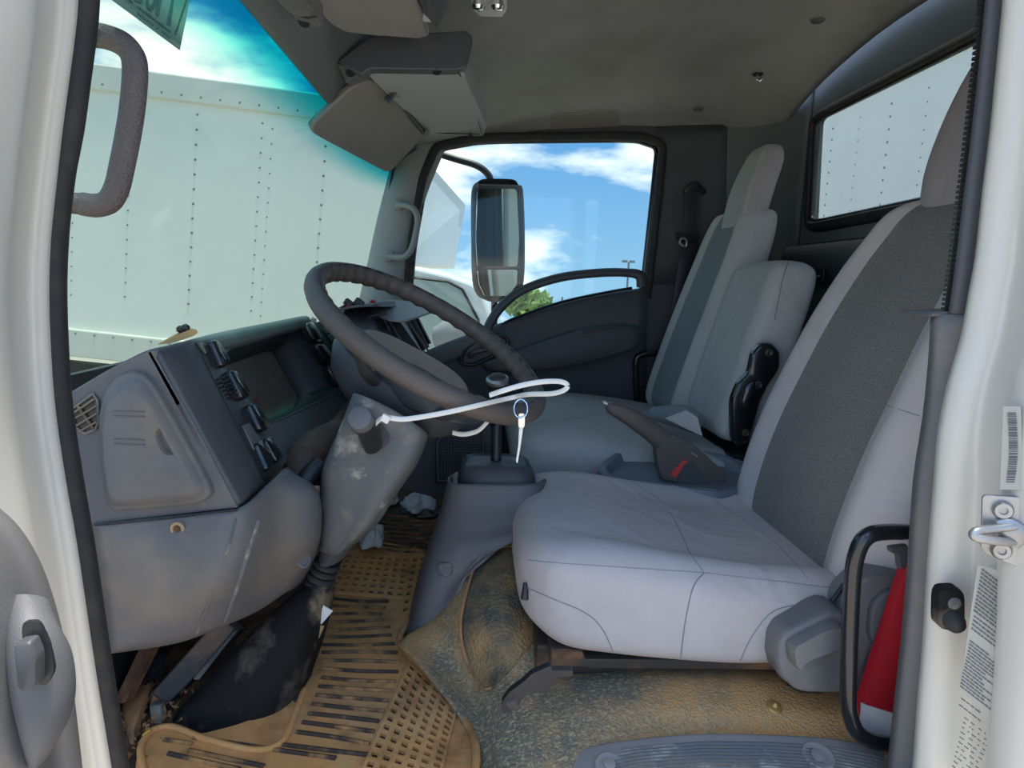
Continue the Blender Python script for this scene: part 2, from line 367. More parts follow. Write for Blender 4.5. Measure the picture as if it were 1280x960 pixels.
# header trim between glass and headliner
rows = [[V((-.315, y, 2.0)), V((-.30, y, 1.995)), V((-.27, y, zc(-.27, y)-.006)), V((-.21, y, zc(-.21, y)-.004))] for y in (.72, 1.0, 1.3, 1.6, 1.9, 2.1, 2.27)]
o = surf('trim_2', rows, m_trimg, n=3, solid=.006); tag(o, kind='structure')
# far windshield pillar
rows = [[P(500, 175, 2.30), P(520, 165, 2.27), P(545, 160, 2.27), P(566, 158, 2.29)], [P(489, 212, 2.30), P(510, 198, 2.27), P(535, 182, 2.27), P(560, 176, 2.29)],
        [P(474, 270, 2.30), P(492, 265, 2.26), P(513, 258, 2.26), P(528, 255, 2.29)],
        [P(461, 330, 2.30), P(478, 328, 2.25), P(500, 325, 2.25), P(514, 322, 2.29)],
        [P(448, 385, 2.30), P(470, 385, 2.24), P(495, 388, 2.24), P(512, 390, 2.29)],
        [P(430, 450, 2.30), P(470, 450, 2.24), P(510, 450, 2.24), P(535, 450, 2.29)]]
o = surf('trim_3', rows, m_pillar, n=4, solid=.006); tag(o, kind='structure')
# ---- far side wall: header and rear pillar
YS = (V((0, 2.30, 0)), V((0, -1, 0)))
o = plate('wall_right', [(528,186),(545,160),(600,140),(830,138),(850,175),(828,180),(812,172),(580,176)], YS, .03, m_trim, smooth=0, off=0); tag(o, kind='structure')
rows = [[P(815,160,2.31), P(832,158,2.285), P(870,156,2.28), P(905,156,2.285), P(918,158,2.31)],
        [P(820,230,2.31), P(832,230,2.285), P(870,230,2.28), P(905,230,2.285), P(918,230,2.31)],
        [P(806,355,2.31), P(814,355,2.285), P(865,355,2.28), P(905,355,2.285), P(918,355,2.31)]]
o = surf('trim_4', rows, m_trim, n=4, solid=.006); tag(o, kind='structure')
o = plate('wall_right', [(800,352),(930,352),(920,640),(796,640)], (V((0,2.295,0)), V((0,-1,0))), .02, m_trim, smooth=0, bevel=.003); tag(o, kind='structure')
o = obj('wall_right', *g_box((-.45, 2.32, 1.205), (.5, .02, .43)), m_trim, smooth=0); tag(o, kind='structure')
o = obj('wall_right', *g_box((.88, 2.385, 1.62), (.50, .03, 1.5)), m_white, smooth=0, bevel=.01); tag(o, kind='structure')
# ---- passenger door
d1 = bpy.data.objects.new('door_1', None); COL.objects.link(d1); d1['kind'] = 'structure'; ORG[d1] = V((.15, 2.3, 1.05)); d1.location = ORG[d1]
wo = rnd([P(532,436,2.27), P(506,385,2.27), P(512,310,2.27), P(527,225,2.27), P(545,182,2.27), P(600,172,2.27), P(800,170,2.27), P(829,180,2.27), P(824,230,2.27), P(812,340,2.27), P(808,372,2.27)], .22, 4, closed=False)
tube('window_seal', wo, .016, m_rubber, d1, seg=8, flat=.8)
tube('window_channel', [p + V((0, .02, 0)) + (V((.17, 2.27, 1.85))-p)*.035 for p in wo], .008, m_gloss, d1, seg=6)
gp = [P(525,440,2.32), P(500,385,2.32), P(505,310,2.32), P(520,225,2.32), P(540,178,2.32), P(600,168,2.32), P(800,166,2.32), P(830,176,2.32), P(825,230,2.32), P(812,400,2.32)]
vs, fs = g_ext(gp, V((0, .004, 0))); obj('window_pane', vs, fs, g_side, d1, smooth=0)
# door card: sculpted sheet below the sill line
xs = [(520,448),(545,433),(610,409),(640,399),(700,379),(760,366),(808,359)]
rows = []
for k, (dv, y) in enumerate(((0, 2.275), (4, 2.255), (22, 2.235), (45, 2.235), (75, 2.25), (130, 2.26), (220, 2.26))):
    rows.append([P(u, v+dv*(1 + .25*(u-520)/290), y) for u, v in xs])
surf('door_card', rows, m_trim, d1, n=4, solid=.006, key='doorcard')
surf('sill_pad', [[P(534,440,2.22), P(560,428,2.22), P(602,413,2.22)], [P(534,444,2.205), P(562,436,2.205), P(604,421,2.205)], [P(540,458,2.21), P(568,450,2.21), P(606,434,2.21)]], m_dashl, d1, n=4, solid=.012)
puff('armrest', [(600,452),(646,437),(700,418),(735,408),(797,405),(800,420),(797,434),(750,447),(705,458),(655,462),(610,464)], (V((0,2.225,0)), V((0,-1,0))), .05, m_trim, d1, round_=.3, steps=((1,0),(.99,.6),(.95,.9),(.85,1)))
plate('pull_slot', [(727,413),(776,408),(776,411),(728,417)], (V((0,2.172,0)), V((0,-1,0))), .004, m_black, d1)
tube('handle_bezel', [P(u,v,2.21) for u,v in ((576,452),(583,436),(600,425),(622,419),(634,424),(632,436),(612,447),(590,456))], .006, m_black, d1, closed=True, seg=8, smooth_n=4)
plate('handle_cup', [(578,452),(585,436),(600,426),(622,420),(632,425),(630,436),(612,446),(590,455)], (V((0,2.218,0)), V((0,-1,0))), .004, m_black, d1)
tube('inner_handle', [P(588,447,2.20), P(592,441,2.19), P(612,436,2.185), P(632,431,2.19)], .007, m_bezel, d1, seg=8, smooth_n=3)
tube('arc_handle', [P(u,v,2.215) for u,v in ((606,425),(612,405),(628,382),(655,362),(700,347),(750,341),(785,341),(800,345),(803,358))], [.014,.014,.014,.013,.013,.013,.013,.016,.018], m_bezel, d1, seg=12, smooth_n=5, flat=1.2)
tube('window_edge', [P(u,v,2.262) for u,v in ((625,408),(640,399),(700,378),(760,365),(790,360))], .005, m_gloss, d1, seg=6, smooth_n=3)
# ---- near door frame, front side: painted post and weather strips
S1 = ((-420,150),(-230,118),(-60,93),(20,88),(100,78),(160,70),(230,62),(300,55),(370,53),(450,56),(520,62),(600,74),(680,88),(760,100),(840,112),(920,125),(1010,140))
rows = []
for v, u in S1:
    rows.append([P(u+8, v, .735), P(u-1, v, .715), P(u-12, v, .712), P(u-26, v, .700), P(u-44, v, .66), P(u-62, v, .63), P(-80, v, .56), P(-140, v, .5)])
o = surf('trim_5', rows, m_white, n=3, solid=.004); tag(o, kind='structure')
pth = [P(u+13+(5 if v<200 else 0), v, .735) for v, u in S1]
o = tube('trim_6', pth, .0125, m_rubber, smooth_n=3, seg=10, flat=1.0); tag(o, kind='structure')
ws = bpy.data.objects.new('trim_7', None); COL.objects.link(ws); ws['kind'] = 'structure'; ORG[ws] = P(140, 950, .74); ws.location = ORG[ws]
p2 = [P(u+24+(3 if v<200 else 0), v, .752) for v, u in S1]
tube('weather_strip', p2, .0055, m_rubber, ws, smooth_n=6, seg=6)
b = MB(); cp = cr(p2, 14)
for i in range(0, len(cp)-1, 1): b.add(*g_box(cp[i], (.009, .006, .0025)))
o = b.build('strip_ribs', m_bezel, ws, smooth=0); tag(o, kind='stuff')
# ---- near door frame, rear side
SR = ((-420,1290),(-230,1280),(-40,1264),(0,1260),(80,1252),(160,1244),(240,1234),(320,1225),(370,1216),(420,1207),(480,1190),(540,1178),(600,1173),(700,1165),(800,1159),(880,1152),(960,1146),(1020,1140))
rows = [[P(u-3, v, .80), P(u, v, .74), P(u+10, v, .725), P(u+28, v, .715), P(u+50+max(0,(v-500)*.04), v, .705), P(u+75+max(0,(v-500)*.04), v, .66), P(u+100, v, .63), P(u+180, v, .58), P(u+290, v, .57)] for v, u in SR]
o = surf('trim_8', rows, m_white, n=3, solid=.004, key='bpost'); tag(o, kind='structure')
T9L = ((395,1163),(450,1160),(520,1153),(600,1141),(700,1134),(785,1127),(860,1119),(955,1109),(1020,1103))
T9R = ((391,1212),(450,1198),(520,1182),(600,1174),(700,1166),(785,1158),(860,1153),(955,1147),(1020,1141))
rows = [[P(a[1]+3, a[0], .86), P(a[1], a[0], .80), P(a[1]+4, a[0], .775), P(a[1]*.6+b_[1]*.4, (a[0]+b_[0])/2, .765), P(b_[1]+3, b_[0], .755)] for a, b_ in zip(T9L, T9R)]
o = surf('trim_9', rows, m_dashl, n=3, solid=.004); tag(o, kind='structure')
o = plate('trim_10', [(1163,396),(1168,390),(1214,388),(1214,394)], (V((0,.768,0)), V((0,-1,0))), .06, m_dashl, bevel=.002); tag(o, kind='structure')
# seal up the rear post
SS = ((-420,1277),(-230,1267),(-40,1252),(0,1248),(80,1240),(160,1231),(240,1221),(320,1211),(392,1201))
o = tube('trim_11', [P(u-1, v, .765) for v, u in SS], .0135, m_bezel, smooth_n=3, seg=10, flat=.6, up=(1,0,0)); tag(o, kind='structure')
ws = bpy.data.objects.new('trim_12', None); COL.objects.link(ws); ws['kind'] = 'structure'; ORG[ws] = P(1190, 390, .775); ws.location = ORG[ws]
p2 = [P(u-17, v, .775) for v, u in SS]
tube('weather_strip', p2, .004, m_rubber, ws, smooth_n=4, seg=6)
b = MB(); cp = cr(p2, 12)
for p in cp: b.add(*g_box(p, (.012, .007, .0035)))
o = b.build('strip_ribs', m_black, ws, smooth=0); tag(o, kind='stuff')
# header over the door opening, body side behind the post, floor behind the seats
rows = [[V((x, .80, 2.18)), V((x, .735, 2.13)), V((x, .71, 2.13)), V((x, .66, 2.18)), V((x, .64, 2.26)), V((x, .70, 2.37)), V((x, .95, 2.40))] for x in (-.36, -.2, .1, .4, .7, 1.03)]
o = surf('trim_13', rows, m_white, n=3, solid=.004); tag(o, kind='structure')
o = obj('wall_left', *g_box((.85, .72, 1.65), (.36, .02, 1.3)), m_trimg, smooth=0); tag(o, kind='structure')
o = obj('floor', *g_box((.65, 1.5, .985), (.74, 1.64, .02)), m_rubber, smooth=0); tag(o, kind='structure')
# ---- opened driver door, lower left
d2 = bpy.data.objects.new('door_2', None); COL.objects.link(d2); d2['kind'] = 'structure'; ORG[d2] = P(20, 960, .5); d2.location = ORG[d2]
rows = []
for v, u in ((640,-12),(665,14),(700,36),(740,52),(790,66),(850,78),(910,86),(1000,96)):
    rows.append([P(-150, v, .40), P(u-70, v, .46), P(u-28, v, .50), P(u-8, v, .515), P(u, v, .53), P(u+1, v, .56)])
surf('door_card', rows, m_dashl, d2, n=4, solid=.006)
lr('handle_bezel', [(P(12,752,.49), P(58,748,.49), .012), (P(14,800,.47), P(78,800,.47), .02), (P(22,860,.465), P(88,858,.465), .022), (P(34,905,.465), P(82,905,.465), .02), (P(42,945,.47), P(60,945,.47), .012)], m_dash, d2)
plate('handle_cup', [(25,778),(48,776),(62,810),(68,838),(58,858),(36,852)], (V((0,.442,0)), V((0,-1,0))), .003, m_black, d2, round_=.3)
puff('inner_handle', [(26,798),(46,795),(54,815),(54,850),(36,858),(30,850)], (V((0,.440,0)), V((0,-1,0))), .008, m_bezel, d2, round_=.2)

# ================================================================ OUTSIDE
def rivets(mb, pts, n, r=.012):
    for p in pts:
        vs, fs = g_lathe(p, n, ((r, 0), (r*.8, r*.5), (r*.2, r*.7)), 8); mb.add(vs, fs)
# riveted box body seen through the windshield (parked on a slope)
TY = 5.0; NT = V((0, -1, 0))
c0 = P(480, 130, TY); ex = (P(430,122,TY)-P(80,75,TY)).normalized(); ez = V((-ex.z, 0, ex.x))
if ez.z < 0: ez = -ez
t = thing('box_trailer', 'long white riveted cargo box seen through the windshield', 'truck body', P(300, 520, TY), group='parked white trailers')
H = (P(80,75,TY)-P(80,442,TY)).length*.985
tl = P(80,75,TY) - ex*4.2; tr_ = P(80,75,TY) + ex*((P(492,131,TY)-P(80,75,TY)).length)
vs, fs = g_ext([tl, tr_, tr_-ez*H, tl-ez*H], V((0, 2.4, 0))); obj('side_panel', vs, fs, m_box, t, smooth=0, bevel=.01)
vs, fs = g_ext([tl-V((0,.03,0)), tr_-V((0,.03,0)), tr_-ez*.17-V((0,.03,0)), tl-ez*.17-V((0,.03,0))], V((0, .03, 0))); obj('roof_rail', vs, fs, m_boxr, t, smooth=0, bevel=.012)
bl = tl-ez*(H-.16); br_ = tr_-ez*(H-.16)
vs, fs = g_ext([bl-V((0,.04,0)), br_-V((0,.04,0)), br_-ez*.2-V((0,.04,0)), bl-ez*.2-V((0,.04,0))], V((0, .04, 0))); obj('floor_rail', vs, fs, m_boxr, t, smooth=0, bevel=.012)
rv = MB(); Ltot = (tr_-tl).length
x = .25; k = 0
while x < Ltot-.1:
    for j in range(int((H-.5)/.10)):
        rivets(rv, [tl + ex*x - ez*(.24+j*.10) - V((0,.001,0))], NT, .009 if k % 2 else .007)
    if k % 3 == 0:
        for j in range(int((H-.5)/.10)): rivets(rv, [tl + ex*(x+.07) - ez*(.27+j*.10) - V((0,.001,0))], NT, .006)
    x += .44; k += 1
x = .05
while x < Ltot:
    rivets(rv, [tl + ex*x - ez*.13 - V((0,.032,0)), bl + ex*x - ez*.03 - V((0,.042,0))], NT, .008); x += .13
o = rv.build('rivets', m_rivet, t, smooth=0); tag(o, kind='stuff')
vs, fs = g_ext([bl-ez*.3+V((0,.3,0)), br_-ez*.3+V((0,.3,0)), br_-ez*.5+V((0,.3,0)), bl-ez*.5+V((0,.3,0))], V((0,.1,0))); obj('chassis_rail', vs, fs, m_black, t, smooth=0)
for q in (.2, .32, .78):
    lathe('wheel', tl.lerp(tr_, q) - ez*(H+.55) + V((0,.1,0)), (0,1,0), ((.3,0),(.42,.02),(.45,.06),(.45,.24),(.42,.28)), m_rubber, t)
# second truck beyond the passenger window
t2 = thing('box_truck', 'white box truck with a rounded cab seen through the passenger window', 'truck', P(560, 520, 8.5))
a0, a1 = P(581,256,12), P(568,336,12); b0, b1 = P(430,92,4.9), P(430,325,5.6)
a2 = P(620,262,10.6); a3 = P(610,336,10.6)
vs = [a0, a1, b1, b0, a2, a3, b1+V((-.4,3,0)), b0+V((-.4,3,0))]
vs = [a0, a1, P(500,330,8.2), P(500,164,8.0)] ; vs += [v + V((-1.2, 2.0, 0)) for v in vs]
obj('cargo_box', vs, [(0,1,2,3),(4,7,6,5),(0,3,7,4),(1,5,6,2),(0,4,5,1),(3,2,6,7)], m_box, t2, smooth=0, bevel=.03)
up = vs[0]-vs[1]; up.normalize()
q0, q3 = vs[0]+V((.01,-.03,0)), vs[3]+V((.01,-.03,0))
obj('roof_rail', *g_ext([q0, q3, q3-up*.40, q0-up*.40], V((.0, .04, 0))), m_boxr, t2, smooth=0, bevel=.02)
CY = 6.0
cabp = [P(u,v,CY) for u,v in ((511,331),(530,335),(560,342),(592,353),(605,366),(612,385),(622,420),(640,470),(650,560),(511,580))]
cabp = rnd(cabp, .2, 3)
vs, fs = g_ext(cabp, V((.1, 1.7, 0))); obj('cab_body', vs, fs, m_cabw, t2, smooth=50, bevel=.04, bseg=3)
m_dg = mat('painted_reflection_window', (.42, .50, .46), .15, (.55, .60, .56), 2, .45, .7, .6, spec=.8)  # greenish reflection put into the pane's base colour
plate('cab_window', [(518,347),(560,352),(578,362),(598,400),(600,440),(518,450)], (V((0,CY,0)), V((0,-1,0))), .01, m_dg, t2, off=.012, round_=.15)
tube('window_trim', [P(u,v,CY-.015) for u,v in ((518,347),(560,352),(578,362),(598,400),(600,440))], .012, m_black, t2, seg=6)
vs = []
lr('side_mirror', [(P(541,410,5.4), P(549,405,5.4), .02), (P(540,422,5.4), P(566,392,5.4), .09), (P(545,434,5.4), P(584,400,5.4), .10), (P(560,437,5.4), P(590,412,5.4), .07), (P(574,436,5.4), P(588,428,5.4), .02)], mat('grey_mirror_shell', (.30,.31,.31), .5), t2, seg=16)
tube('mirror_arm', [P(580,418,5.4), P(596,422,5.5), P(606,424,5.9)], .03, m_boxr, t2, seg=8)
for q in (530, 620):
    lathe('wheel', V((P(q,520,CY).x, CY, .22)), (0,1,0), ((.25,0),(.40,.02),(.43,.06),(.43,.26),(.4,.28)), m_rubber, t2)
# trailer behind the rear window
t3 = thing('box_trailer', 'white riveted trailer standing behind the rear window', 'truck body', (3.4, 2.5, .1), group='parked white trailers')
XT = 3.3
vs, fs = g_box((XT+1.2, 2.6, 2.62), (2.4, 11, 3.44)); obj('side_panel', vs, fs, m_box, t3, smooth=0, bevel=.02)
vs, fs = g_box((XT-.015, 2.6, 3.44), (.03, 11, .16)); 
obj('roof_rail', vs, fs, m_boxr, t3, smooth=0, bevel=.01)
rv = MB()
for i in range(22):
    yy = -2.2 + i*.46
    for j in range(22): rivets(rv, [V((XT, yy, 1.1+j*.10))], V((-1,0,0)), .010 if i % 2 else .007)
tag(rv.build('rivets', m_rivet, t3, smooth=0), kind='stuff')
for yy in (-1.5, 6): lathe('wheel', (XT+.15, yy, .5-.35-.045*yy), (1,0,0), ((.3,0),(.47,.02),(.5,.06),(.5,.24),(.47,.28)), m_rubber, t3)
# tree far away and thin poles
def tree(u, v, Y, h, w, label):
    base = P(u, v, Y); base.z = 0
    t = thing('tree', label, 'tree', base); top = P(u, v, Y).z
    tube('trunk', [base, V((base.x, base.y, top))], [.35,.15], m_bark, t, seg=8)
    mb = MB()
    for k in range(260):
        a = random.uniform(0, 6.28); rr = w*math.sqrt(random.random()); zz = random.uniform(-h, h*.9)
        s = math.sqrt(max(.05, 1-(zz/h)**2)); c = V((base.x+math.cos(a)*rr*s, base.y+math.sin(a)*rr*s, top+zz)); r = random.uniform(.3, .6)
        mb.add([c+V((random.uniform(-r,r), random.uniform(-r,r), random.uniform(-r,r))) for _ in range(4)], [(0,1,2),(0,2,3),(0,1,3),(1,2,3)])
    tag(mb.build('foliage', m_leaf, t, smooth=0, recalc=False), kind='stuff')
tree(662, 382, 40, .75, 1.3, 'small round green tree in the distance beyond the passenger window')
for u, v, lab in ((786, 328, 'distant twin-headed lamp post above the door arc'), (703, 371, 'thin distant pole inside the door arc')):
    p = P(u, v, 42); t = thing('lamp_post' if u > 750 else 'utility_pole', lab, 'pole', (p.x, p.y, 0))
    tube('pole', [V((p.x,p.y,0)), p], .06, m_rivet, t, seg=6)
    if u > 750:
        for dx in (-.35, .1): obj('lamp_head', *g_box(p+V((dx+.1, 0, .05)), (.3, .3, .14)), m_rivet, t, smooth=0)
# passenger mirror on its tube arm
t = thing('side_mirror', 'tall black-framed door mirror outside the passenger window', 'mirror', P(620, 380, 2.55))
YM = 2.55
lr('mirror_shell', [(P(a, v, YM-.065), P(b_, v, YM+.065), d) for a, b_, v, d in ((600,645,231,.02),(592,651,238,.03),(592,653,300,.035),(593,652,350,.032),(600,645,370,.028),(612,632,377,.01))], m_black, t, seg=24, sq=4)
MN = V((.60, -.80, .03)).normalized()
PM = (V((0, YM-.032, 0)), V((0,-1,0)))
plate('main_glass', [(597,236),(646,236),(649,300),(647,333),(597,333),(595,300)], (P(622,290,YM)+MN*.044, MN), .003, m_mirror, t, round_=.1)
plate('wide_angle_glass', [(597,337),(647,337),(646,355),(636,370),(606,370),(599,355)], (P(622,352,YM)+MN*.046, (MN+V((.05,0,.08))).normalized()), .003, m_mirror, t, round_=.12)
tube('mirror_divider', [P(596,335,YM-.065)+MN*.048, P(641,335,YM+.045)+MN*.048], .004, m_black, t, seg=6)
tube('mirror_arm', [P(615,232,YM+.03), P(610,218,YM+.03), P(596,207,YM+.03), P(570,199,YM+.03), P(540,190,YM+.03), P(500,180,YM+.03)], .013, m_black, t, seg=10, smooth_n=4)
tube('mirror_arm', [P(618,376,YM), P(618,400,YM), P(616,430,YM)], .012, m_black, t, seg=8)
# ================================================================ DASHBOARD
D1, D2 = P(190,437,.86), P(297,635,.86)
DD = (D2-D1).normalized(); ND = V((-DD.z, 0, DD.x)); 
if ND.x < 0: ND = -ND
PD = (D1, ND)
def Dq(u, v, off=0): return hit(u, v, (D1+ND*off, ND))
db = thing('dashboard', 'grey moulded truck dashboard stretching across under the windshield', 'dashboard', (-.45, 1.5, 1.15))
YE = .86; PE = (V((0, YE, 0)), V((0, -1, 0)))
# door-side end panel
plate('end_panel', [(70,560),(88,494),(120,474),(150,455),(189,437),(245,535),(297,635),(208,646),(120,656),(80,660)], PE, .012, m_dash, db, bevel=.002)
# raised storage cover with finger recess
pts = rnd([hit(u, v, PE) for u, v in [(127,520),(135,487),(150,469),(168,463),(184,466),(198,482),(232,542),(266,604),(268,617),(256,627),(200,633),(147,637),(137,629),(129,575)]], .3, 5)
nE = PE[1]; cc = sum(pts, V())/len(pts)
rings = [[p - nE*.01 for p in pts]] + [[cc + (p-cc)*a + nE*.024*b_ for p in pts] for a, b_ in ((1,0),(.995,.3),(.97,.42),(.93,.46),(.90,.55),(.80,.93),(.74,1.0))]
pc = (V((0, YE-.024, 0)), V((0, -1, 0)))
cup = rnd([hit(u, v, pc) for u, v in [(193,541),(199,535),(209,534),(216,540),(228,565),(229,568),(206,569),(201,563)]], .3, 4); kc = sum(cup, V())/len(cup)
def cup_r(d):
    best = .01
    for a, b_ in zip(cup, cup[1:]+cup[:1]):
        ax, az, bx_, bz = a.x-kc.x, a.z-kc.z, b_.x-kc.x, b_.z-kc.z
        det = d.x*(az-bz) - d.z*(ax-bx_)
        if abs(det) < 1e-12: continue
        t_ = (ax*(az-bz) - az*(ax-bx_))/det; q_ = (d.x*az - d.z*ax)/det
        if t_ > 0 and -.001 <= q_ <= 1.001: best = t_
    return best
dirs = [V((p.x-kc.x, 0, p.z-kc.z)).normalized() for p in rings[-1]]
rad = [cup_r(d) for d in dirs]
for m_, h in ((1.08,0),(1.0,-.0012),(.9,-.007),(.6,-.010),(.15,-.010)):
    rings.append([V((kc.x, rings[-1][0].y if 0 else YE-.024, kc.z)) + d*q*m_ - nE*(-h) for d, q in zip(dirs, rad)])
stc = obj('storage_cover', *g_rings(rings), m_dashl, db, smooth=50, key='cover')
for (u0,v0,u1,v1) in ((141,514,181,524),(143,549,181,561)):
    for k in range(2):
        q0, q1 = hit(u0, v0+k*6, pc), hit(u1, v0+k*6+1, pc)
        tube('embossed_line', [q0+V((0,-.0005,0)), q1+V((0,-.0005,0))], .0009, m_dash, stc, seg=4)
# air vent
m_slat = mat('dusty_vent_slat', (.16, .12, .085), .8)
vent = [(91,512),(118,492),(123,500),(125,525),(121,536),(108,541),(96,533)]
av = plate('air_vent', vent, PE, .004, m_black, db, off=.002, round_=.25)
for a, b_ in (((94,516),(121,498)),((93,524),(124,506)),((97,532),(125,515)),((102,538),(124,526))):
    tube('vent_slat', [hit(*a, PE)+V((0,-.006,0)), hit(*b_, PE)+V((0,-.006,0))], .0015, m_slat, av, seg=6, flat=.8)
tube('vent_slat', [hit(98,505,PE)+V((0,-.004,0)), hit(119,534,PE)+V((0,-.004,0))], .002, m_slat, av, seg=6)
tube('vent_rim', [hit(u,v,PE)+V((0,-.003,0)) for u, v in vent], .002, m_dusty, av, seg=6, closed=True)
# face sheet with the instrument opening
Yf = 2.05
def Dy(t, y, off=0): return V((D1.x, y, D1.z)) + DD*t + ND*off
LD = (D2-D1).length
op = rnd([Dq(u,v) for u,v in ((272,450),(292,428),(385,402),(425,478),(420,494),(340,531),(322,512),(295,480))], .14, 4)
op = op[:]
yc_, tc_ = 1.17, LD*.5
def Dring(ring, y0, y1, t0, t1, off=0):
    o = []
    c = sum(ring, V())/len(ring); cy = c.y; ct = (c - V((D1.x, c.y, D1.z))).dot(DD)
    for p in ring:
        dy = p.y-cy; dt = (p - V((D1.x, p.y, D1.z))).dot(DD)-ct
        s = min(((y1-cy) if dy > 0 else (cy-y0))/max(abs(dy), 1e-5), ((t1-ct) if dt > 0 else (ct-t0))/max(abs(dt), 1e-5))
        o.append(Dy(ct+dt*s, cy+dy*s, off))
    return o
outr = Dring(op, YE, 1.62, 0, LD)
ringplate('face_panel', op, outr, -ND*.006, m_dash, db, smooth=0)
c = sum(op, V())/len(op)
bk = [c + (p-c)*.80 - ND*.085 + DD*.005 for p in op]
r2 = [[p for p in op], [c+(p-c)*.985-ND*.006 for p in op], [c+(p-c)*.90-ND*.045+DD*.002 for p in op], bk]
vs, fs = g_rings(r2, caps=False); obj('cluster_hood', vs, fs, m_bezel, db, smooth=50, solid=.003)
vs, fs = g_ext(bk, -ND*.004); gln = obj('gauge_lens', vs, fs, m_gauge, db, smooth=0)
kb = (bk[0], ND)
tube('gauge_needle', [hit(314,506,kb)+ND*.002, hit(323,494,kb)+ND*.002], .0012, m_redp, gln, seg=4)
tube('cluster_stalk', [hit(374,497,kb)+ND*.003, hit(392,487,kb)+ND*.003], .003, m_black, gln, seg=6)
# charcoal facet strip at the door end
puff('bezel_facet', [(191,437),(240,424),(252,432),(332,585),(335,602),(298,634),(245,536)], PD, .006, m_bezel, db, round_=.1, steps=((1,0),(.995,.5),(.97,1)))
# top pad up to the glass
rows = [[V((D1.x-.23, y, D1.z-.12)), V((D1.x-.12, y, D1.z-.06)), V((D1.x-.05, y, D1.z-.012)), V((D1.x+.004, y, D1.z+.003)), V((D1.x+.012, y, D1.z-.022))] for y in (YE, 1.1, 1.4, 1.62)]
rows[0] = [P(60,510,YE), P(92,488,YE), P(145,457,YE), P(190,436,YE), P(196,446,YE)]
surf('top_pad', rows, m_dash, db, n=4, solid=.006)
obj('added_back_plate', *g_box((-.52, 1.55, 1.25), (.01, 1.36, .52)), m_black, db, smooth=0)  # unseen black plate added to keep daylight from showing through the dash
# vent slot and small trims on the left switch strip
plate('switch_strip', [(245,428),(262,425),(350,578),(344,592),(330,600)], PD, .004, m_black, db, off=.008)
sw_l = [[(258,427),(267,427),(283,452),(281,459),(273,459)], [(281,465),(290,465),(308,492),(306,499),(298,499)], [(306,507),(316,508),(331,530),(329,540),(321,539)]]
for q in sw_l: puff('switch', q, (D1+ND*.010, ND), .008, m_gloss, db, round_=.2, steps=((1,0),(1,.7),(.9,1)))
plate('switch', [(247,429),(254,427),(262,440),(257,443)], (D1+ND*.010, ND), .004, m_gloss, db, bevel=.001)
for i in range(6): tube('vent_rib', [Dq(275+i*3.2, 473+i*4.4, .013), Dq(283+i*3.2, 470+i*4.4, .013)], .0018, m_black, db, seg=5)
plate('blank_cover', [(304,532),(312,528),(331,556),(318,562)], (D1+ND*.010, ND), .004, m_dashl, db, bevel=.001)
for q in ([(316,556),(324,552),(338,580),(331,590)], [(327,551),(334,547),(350,572),(343,580)], [(326,566),(331,563),(335,570),(330,573)]): puff('switch', q, (D1+ND*.010, ND), .007, m_gloss, db, round_=.15, steps=((1,0),(1,.8),(.85,1)))
sw_r = [[(379,405),(387,404),(400,423),(398,428),(391,427)], [(392,432),(401,432),(416,450),(415,456),(407,455)], [(407,460),(417,460),(431,478),(430,485),(421,483)], [(427,489),(433,487),(440,496),(437,500)]]
for q in sw_r: puff('switch', q, (D1+ND*.002, ND), .010, m_gloss, db, round_=.2, steps=((1,0),(1,.7),(.9,1)))
# ledge under the cluster, opening with brown duct
plate('knee_bolster', [(335,602),(350,585),(372,560),(395,545),(420,520),(432,500),(425,488),(345,532),(300,540),(298,560)], PD, .012, m_dusty, db, off=-.0065)
tube('steering_duct', [P(378,600,1.10), P(385,575,1.12), P(400,560,1.16), P(425,548,1.22)], .035, m_duct, db, seg=12, smooth_n=4)
tube('column_bracket', [P(372,620,1.06), P(382,600,1.06), P(402,580,1.08)], .016, m_black, db, seg=8, smooth_n=3)
# right of the cluster: radio strip, centre compartments
rdp = plate('radio_panel', [(392,404),(430,392),(452,430),(470,470),(440,500),(432,482)], PD, .01, m_black, db, off=-.002)
for i in range(5):
    plate('radio_button', [(404+i*6,410+i*9),(410+i*6,408+i*9),(414+i*6,415+i*9),(408+i*6,417+i*9)], (D1+ND*.004, ND), .003, m_bezel, rdp, bevel=.0008)
YC = 1.72; PC = (V((0, YC, 0)), V((0,-1,0)))
# curved centre stack sheet
prof = [(424,388),(445,384),(476,384),(500,402),(520,425),(534,446)]
rows = [[P(420,392,1.62), P(432,400,1.55), P(450,430,1.50), P(470,470,1.47), P(480,520,1.47), P(470,580,1.5)],
        [P(470,383,1.9), P(474,386,1.88), P(486,400,1.84), P(512,430,1.80), P(525,480,1.78), P(525,560,1.78)],
        [P(500,384,2.2), P(505,387,2.2), P(518,410,2.19), P(536,442,2.18), P(560,500,2.16), P(575,600,2.12)]]
rows = [[p - V((.02,0,0)) for p in r] for r in rows]
surf('centre_stack', rows, m_bezel, db, n=5, solid=.008, key='stack')
surf('stack_top', [[P(424,386,1.62), P(440,382,1.62), P(470,380,1.62)], [P(440,383,1.9), P(476,377,1.9), P(490,382,1.9)], [P(450,384,2.2), P(500,376,2.2), P(515,382,2.2)]], m_dashl, db, n=4, solid=.006)
for (a,b_,c_,d_) in (((458,398),(476,395),(497,432),(478,422)), ((482,396),(500,402),(527,440),(502,432))):
    plate('open_compartment', [a,b_,c_,d_], (P(480,410,1.80), V((.75,-.55,.35)).normalized()), .006, m_black, db, off=.01)
